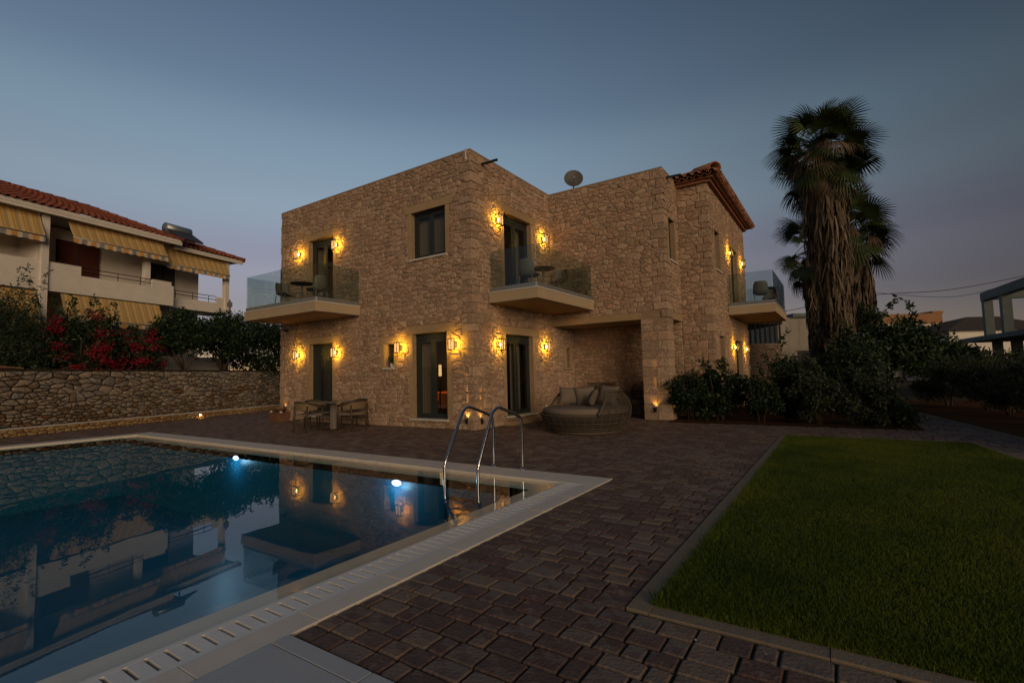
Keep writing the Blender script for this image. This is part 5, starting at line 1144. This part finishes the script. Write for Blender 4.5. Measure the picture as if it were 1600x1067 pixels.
# parapets
def par(x, y0, y1, z1, z0=4.56): m = MB(); m.box(x-0.12, x, y0, y1, z0, z1); m.build('parapet', M['white_wall'], ap)
par(0.045, -0.50, 0.48, 5.57); par(0.04, 0.481, 2.98, 5.24); par(0.045, 2.981, 3.76, 5.56); par(0.04, -8, -1.75, 5.24); par(0.045, -1.749, -0.72, 5.56)
par(-0.40, 3.9, 6.25, 5.03); par(-0.395, 6.251, 6.9, 5.30); par(0.04, -8, 3.7, 2.45, 1.55); par(-0.40, 3.72, 6.9, 2.45, 1.55)
m = MB(); m.box(-1.4, 0.046, 3.761, 3.86, 4.56, 5.40); m.box(-1.7, -0.396, 6.901, 7.0, 4.56, 5.2); m.build('parapet', M['white_wall'], ap)
for (x, y0, y1, z1) in ((0.06,-0.52,0.50,5.60),(0.06,2.96,3.88,5.59)):
    m = MB(); m.box(x-0.15, x, y0, y1, z1-0.028, z1); m.build('parapet_cap', M['bark'], ap)
for (x, y) in ((0.02, -0.62), (-0.42, 6.72), (-0.25, 2.92)):
    m = MB(); m.box(x-0.12, x+0.10, y-0.10, y+0.10, 4.72 if y > 0 else 0, 7.2); m.build('column', M['white_wall'], ap)
for (x, y0, y1, zb) in ((-0.02, 0.5, 2.96, 5.24), (-0.46, 3.9, 6.25, 5.03), (-0.02, -8, -1.76, 5.24)):
    for zz in (0.16, 0.31):
        m = MB(); m.tube([(x, y0, zb+zz), (x, y1, zb+zz)], 0.016, 6); m.build('railing', M['black'], ap)
    n = 3
    for i in range(n): m = MB(); y = y0+(y1-y0)*(i+0.5)/n; m.tube([(x, y, zb), (x, y, zb+0.31)], 0.014, 6); m.build('railing_post', M['black'], ap)
# doors and windows
def ndoor(y0, y1, z0, z1, x, mt, leaves=2):
    fr = MB(); fr.box(x, x+0.05, y0, y1, z0, z1); f = fr.build('balcony_door', M['dark_plastic'], ap); w = (y1-y0)/leaves
    for i in range(leaves):
        m = MB(); m.box(x+0.051, x+0.085, y0+w*i+0.03, y0+w*(i+1)-0.03, z0+0.04, z1-0.05); m.build('door_leaf', M[mt], f)
ndoor(0.35, 1.75, 4.72, 6.72, BK, 'red_door'); ndoor(4.05, 5.15, 4.72, 6.65, BK-0.55, 'dark_plastic'); ndoor(-5.0, -3.4, 4.72, 6.7, BK, 'red_door')
ndoor(0.4, 1.7, 1.72, 3.75, BK, 'dark_plastic'); ndoor(4.1, 5.2, 1.72, 3.7, BK-0.55, 'dark_plastic'); ndoor(-5.0, -3.4, 1.72, 3.7, BK, 'dark_plastic')
# awnings: sloping striped cloth with a hanging valance
def awning(x0, x1, y0, y1, z0, z1, sag=0.03):
    n = max(10, int((y1-y0)/0.14)); V = []; Fc = []
    for i in range(n+1):
        y = y0+(y1-y0)*i/n; w = 0.012*math.sin(i*2.1)
        for f_ in (0, 0.5, 1.0): V.append((x0+(x1-x0)*f_, y, z0+(z1-z0)*f_-sag*math.sin(math.pi*f_)+w*f_))
    for i in range(n):
        for k in range(2): a = i*3+k; Fc.append((a, a+1, a+4, a+3))
    me = mesh_from('awning', V, Fc, M['awning'], None, True); o = link('awning', me, ap)
    m = MB(); nn = n*2
    for i in range(nn):
        ya_, yb_ = y0+(y1-y0)*i/nn, y0+(y1-y0)*(i+1)/nn; d = 0.165+0.035*abs(math.sin(i*0.78))
        m.quad((x1,ya_,z1),(x1,yb_,z1),(x1+0.012*math.sin(i+1),yb_,z1-0.165-0.035*abs(math.sin((i+1)*0.78))),(x1+0.012*math.sin(i),ya_,z1-d))
    m.build('valance', M['valance'], o)
    m = MB(); m.tube([(x1, y0-0.02, z1), (x1, y1+0.02, z1)], 0.02, 6); m.build('front_bar', M['galv'], o, True)
awning(0.02, 0.42, 0.02, 3.35, 7.18, 6.50); awning(0.02, 0.42, -7.6, -0.78, 7.16, 6.32); awning(-0.40, -0.05, 3.62, 6.62, 7.10, 6.36)
awning(0.0, 0.40, -0.1, 3.3, 4.52, 3.62); awning(0.0, 0.40, -7.6, -0.80, 4.50, 3.55)
for (x, y0, y1, z) in ((0.05, -0.55, 3.72, 7.22), (0.05, -8, -0.75, 7.20), (-0.38, 3.55, 7.0, 7.14)):
    m = MB(); m.box(x-0.06, x+0.06, y0, y1, z-0.04, z+0.08); m.build('fascia', M['white_wall'], ap)
# soffits and the hipped tile roof with real courses
def tile_slope(P0, P1, Q0, Q1, name='tile_field'):
    """corrugated tiles between an eave P0-P1 and a ridge Q0-Q1, laid in stepped courses"""
    P0, P1, Q0, Q1 = map(lambda q: np.array(q, float), (P0, P1, Q0, Q1)); Lh = np.linalg.norm(P1-P0); Ls = np.linalg.norm((Q0+Q1)/2-(P0+P1)/2)
    nu, nv = max(2, int(Lh/0.22))*4, max(2, int(Ls/0.34)); nrm = np.cross(P1-P0, (Q0+Q1)/2-(P0+P1)/2); nrm /= np.linalg.norm(nrm); nrm *= np.sign(nrm[2])
    V = []; Fc = []; T = []; r = np.random.default_rng(3)
    for j in range(nv):
        for e in (0, 1):
            g = (j+e)/nv; A, B = P0+(Q0-P0)*g, P1+(Q1-P1)*g
            for i in range(nu+1): h = (0.055 if i % 4 in (1, 2) else 0.0)+(0.045 if e == 0 else 0.008); V.append(A+(B-A)*i/nu+nrm*h)
    for j in range(nv):
        ct = r.random(nu//4+1)
        for i in range(nu):
            a = (2*j)*(nu+1)+i; b = (2*j+1)*(nu+1)+i; Fc.append((a, a+1, b+1, b)); T.append(float(np.clip(0.2+0.6*ct[i//4], 0, 1)))
            if j: c = (2*j-1)*(nu+1)+i; Fc.append((c, c+1, a+1, a)); T.append(0.1)
    o = link(name, mesh_from(name, V, Fc, M['rooftile'], T), ap); o['kind'] = 'stuff'
RZ, RN = 9.05, -3.6
m = MB(); m.box(0.34, 0.40, -8.2, 3.93, 7.13, 7.37); m.box(-0.10, -0.04, 3.931, 7.33, 7.05, 7.22); m.build('gutter', M['white_wall'], ap)
tile_slope((0.42,-0.55,7.34),(0.42,3.95,7.30),(RN,-0.55,RZ),(RN,2.6,RZ-0.12)); tile_slope((0.48,-8.2,7.30),(0.48,-0.55,7.32),(RN,-8.2,RZ),(RN,-0.55,RZ))
tile_slope((-0.02,3.30,7.22),(-0.02,7.35,7.20),(RN,3.3,8.62),(RN+0.5,4.9,8.45))
m = MB(); m.add([(-0.02,7.35,7.20),(-8.5,7.35,7.20),(RN,4.9,8.5),(RN+.5,4.9,8.45)], [(0,1,2,3)]); m.add([(RN,-8.2,RZ),(RN,2.6,RZ-.12),(-8.5,2.6,7.2),(-8.5,-8.2,7.2)], [(0,1,2,3)]); m.add([(0.42,3.95,7.30),(RN,2.6,RZ-.12),(RN,3.3,7.2),(-0.02,3.95,7.2)], [(0,1,2,3)]); m.build('roof_rear', M['rooftile'], ap)
m = MB(); m.quad((0.42,-8.2,7.24),(0.42,3.95,7.24),(-9,3.95,7.16),(-9,-8.2,7.16)); m.quad((-0.02,3.95,7.16),(-0.02,7.35,7.14),(-9,7.35,7.12),(-9,3.95,7.12)); m.build('soffit', M['white_wall'], ap)
def ridge(pts, n):
    for i in range(n):
        a = np.array(pts[0])+(np.array(pts[1])-np.array(pts[0]))*i/n; b = np.array(pts[0])+(np.array(pts[1])-np.array(pts[0]))*(i+1.12)/n
        m = MB(); m.tube([tuple(a), tuple(b+np.array([0,0,0.03]))], 0.11, 8, t=float(rng.random())); m.build('ridge_tile', M['rooftile'], ap, True)
ridge(((RN,-8.0,RZ+0.02),(RN,2.6,RZ-0.10)), 24); ridge(((RN,2.6,RZ-0.10),(0.42,3.95,7.34)), 10); ridge(((RN+0.5,4.9,8.47),(-0.02,7.35,7.24)), 9)
sw = thing('solar_tank', 'silver solar water heater tank on the red tiled roof', 'water heater', (-24.35, 10.0, 7.62), NA)
m = MB(); m.tube([(-0.1,-0.55,0.50),(-0.1,0.55,0.50)], 0.22, 18); m.build('tank', M['galv'], sw, True); m = MB(); m.obox((0.42, 0, 0.18), (0.40, 0, -0.26), (0, 0.55, 0), (0.02, 0, 0.03)); m.build('collector', M['dark_plastic'], sw)
for y in (-0.45, 0.45): m = MB(); m.bar((-0.1,y,-0.1),(-0.1,y,0.4),0.04); m.build('leg', M['galv'], sw)

# ================================================================== BUILDINGS ON THE RIGHT
RV, FV = np.array([_r[0], _r[1]]), np.array([-math.sin(YAW), math.cos(YAW)])
pb = thing('plain_house', 'plain grey-beige rendered house with one dark window left of the palm trunks', 'building', (-3.30, 36.2, 0), R(33.5))
wo = (1.16, 2.20, 1.28, 2.46)
m = MB(); wall_shell(m, V3((0,0,0)), V3((1.,0,0)), V3((0,0,1.)), 6.4, 4.62, [wo], 0.25); m.quad((0,7,0),(0,0,0),(0,0,4.62),(0,7,4.62)); m.quad((6.4,0,0),(6.4,7,0),(6.4,7,4.62),(6.4,0,4.62)); m.quad((0,0,4.6),(6.4,0,4.6),(6.4,7,4.6),(0,7,4.6)); m.build('wall', M['old_render'], pb)
m = MB(); m.box(0.9, 7.0, -0.25, 7.1, 4.62, 4.86); m.build('roof_slab', M['concrete'], pb)
m = MB(); m.box(wo[0], wo[1], 0.20, 0.25, wo[2], wo[3]); fw_ = m.build('window', M['frame'], pb); m = MB(); m.quad((wo[0]+.06,0.195,wo[2]+.06),(wo[1]-.06,0.195,wo[2]+.06),(wo[1]-.06,0.195,wo[3]-.06),(wo[0]+.06,0.195,wo[3]-.06)); m.build('pane', M['black'], fw_); m = MB(); m.box(wo[0]-.1, wo[1]+.1, -0.06, 0.2, wo[2]-0.07, wo[2]-.001); m.build('sill', M['marble'], fw_)
m = MB(); m.tube([(-0.5,-0.03,2.35),(1.0,-0.03,2.35)], 0.02, 6); m.box(-0.02,6.42,-0.03,0,2.62,2.70); m.build('string_course', M['old_render'], pb)
sb = thing('stone_outbuilding', 'low stone outbuilding with dark upright slats above its wall, behind the villa', 'outbuilding', (-4.55, 29.4, 0), R(33.5))
m = MB(); m.box(0, 2.3, 0, 4, 0, 2.72); m.build('wall', M['old_render'], sb)
so_ = Stones(); so_.face((0,0,0), X, Z, 2.3, 2.7, [], 0.34, 0.22, 0.03, 0.008, rg); so_.build(sb, 'wall_stone', M['stone'], (0,0,0), world=to_world((-4.55,29.4,0), R(33.5)))
m = MB(); m.box(-0.05, 2.35, -0.05, 4, 3.75, 3.92); m.build('roof', M['slat'], sb)
for i in range(9): m = MB(); m.box(0.03+i*0.27, 0.11+i*0.27, 0.0, 0.06, 2.72, 3.75); m.build('slat', M['slat'], sb)
cw_ = thing('cream_house', 'cream house with an orange parapet band far behind the trees', 'building', (2.2, 55.4, 0), R(33.5))
m = MB(); m.box(0, 6.75, 0, 7, 0, 5.15); m.build('wall', M['cream'], cw_); m = MB(); m.box(0.4, 6.8, -0.06, 7.05, 5.15, 6.05); m.box(5.9, 6.9, -0.1, 7.1, 6.05, 6.25); m.build('parapet', M['orange_wall'], cw_)
for x in (1.2, 3.6): m = MB(); m.box(x, x+1.0, -0.03, 0.02, 2.6, 3.9); m.build('window', M['dark_plastic'], cw_)
rh = thing('red_roof_house', 'white house with a low red roof behind the concrete frame', 'building', (7.4, 52.9, 0), R(33.5))
m = MB(); m.box(0, 9, 0, 8, 0, 4.05); m.build('wall', M['white_wall'], rh)
m = MB(); m.add([(-0.5,-0.4,4.05),(9.5,-0.4,4.05),(9.5,8.4,4.05),(-0.5,8.4,4.05),(5.2,4,5.55),(8.0,4,5.55)], [(0,1,5,4),(1,2,5),(2,3,4,5),(3,0,4),(3,2,1,0)], 0.05); m.build('roof', M['bark'], rh)
# unfinished concrete frame: local y runs towards the camera, x away to the right
dv = -4.0*FV-2.1*RV; dv /= np.linalg.norm(dv); ca = math.atan2(dv[1], dv[0])-math.pi/2
cf = thing('concrete_frame', 'unfinished grey concrete building frame at the right edge', 'concrete frame', (6.56, 35.52, 0), ca+math.pi)
# after the half turn local -y points to the camera
m = MB(); m.box(-1.0, 6.5, -12.5, 0.9, 2.48, 2.70); m.build('floor_slab', M['concrete'], cf)
for (x, y) in ((0, 0), (0, -2.3), (0, -6.5), (4.5, 0), (4.5, -6.5)):
    m = MB(); m.box(x-0.16, x+0.20, y-0.20, y+0.16, 2.70, 4.66); m.build('column', M['concrete'], cf)
for (x, y) in ((0.2, -0.3), (0.2, -2.6), (0.2, -6.8), (4.6, -0.3), (4.6, -6.8)):
    m = MB(); m.box(x-0.17, x+0.17, y-0.17, y+0.17, -0.05, 2.48); m.build('column', M['concrete'], cf)
m = MB(); m.box(-0.18, 0.22, -10.5, 0.2, 4.66, 5.08); m.build('beam', M['concrete'], cf); m = MB(); m.box(0.221, 6.0, -0.2, 0.17, 4.68, 5.06); m.build('beam', M['concrete'], cf); m = MB(); m.box(0.221, 6.0, -6.7, -6.34, 4.68, 5.06); m.build('beam', M['concrete'], cf)
# overhead cables
for lab, pts in (('upper black overhead cable running from the palms to the concrete frame', ((-0.9,29.4,4.56),(1.568,31.017,4.95),(4.699,33.09,5.12),(8.0,35.27,5.75),(14,39,7.2))), ('lower thin overhead cable between the cream house and the concrete frame', ((2.5,50,7.4),(6.5,46,6.1),(9.0,42,6.2),(12,38,6.9))), ('short overhead cable between the plain house roof and the palm trunk', ((-2.6,28.3,4.18),(-1.7,28.9,4.33),(-0.6,29.5,4.62)))):
    m = MB(); m.tube(smooth_path(pts, 8), 0.016, 6); tag(m.build('overhead_cable', M['black'], None), lab, 'cable', 'overhead cables')

# small fallen petals and dry leaf bits on the paving
r_ = np.random.default_rng(9); n_ = 150; x_ = r_.uniform(-2.3, 2.5, n_); y_ = r_.uniform(1.6, 12.8, n_)
ok_ = ((x_ < -1.1) | (y_ < 2.65) | (y_ > 11.3)) & ~((x_ < PX1+0.03) & (y_ < PY1)); P_ = np.stack([x_, y_, np.full(n_, 0.006)], 1)[ok_]
a_ = r_.random(len(P_))*6.28; L_ = r_.uniform(0.006, 0.017, (len(P_), 1)); d_ = np.stack([np.cos(a_), np.sin(a_), 0*a_+0.15], 1)*L_; e_ = np.stack([-np.sin(a_), np.cos(a_), 0*a_], 1)*L_*0.55
V_ = np.concatenate([P_-d_, P_+e_, P_+d_, P_-e_+np.array([0, 0, 0.003])], 1).reshape(-1, 3); k_ = np.arange(len(P_))[:, None]*4
F_ = np.concatenate([k_+np.array([[0, 1, 2]]), k_+np.array([[0, 2, 3]])], 1).reshape(-1, 3)
M['petal'] = mat('fallen_petal', [(0.16,0.09,0.045),(0.30,0.22,0.14),(0.62,0.58,0.52)], 0.9, 5, 0.2)
tag(link('fallen_petals', mesh_np('fallen_petals', V_, F_, M['petal'], np.repeat(r_.random(len(P_)), 2))), 'tiny pale petals and leaf bits scattered on the dark paving', 'petals', kind='stuff')
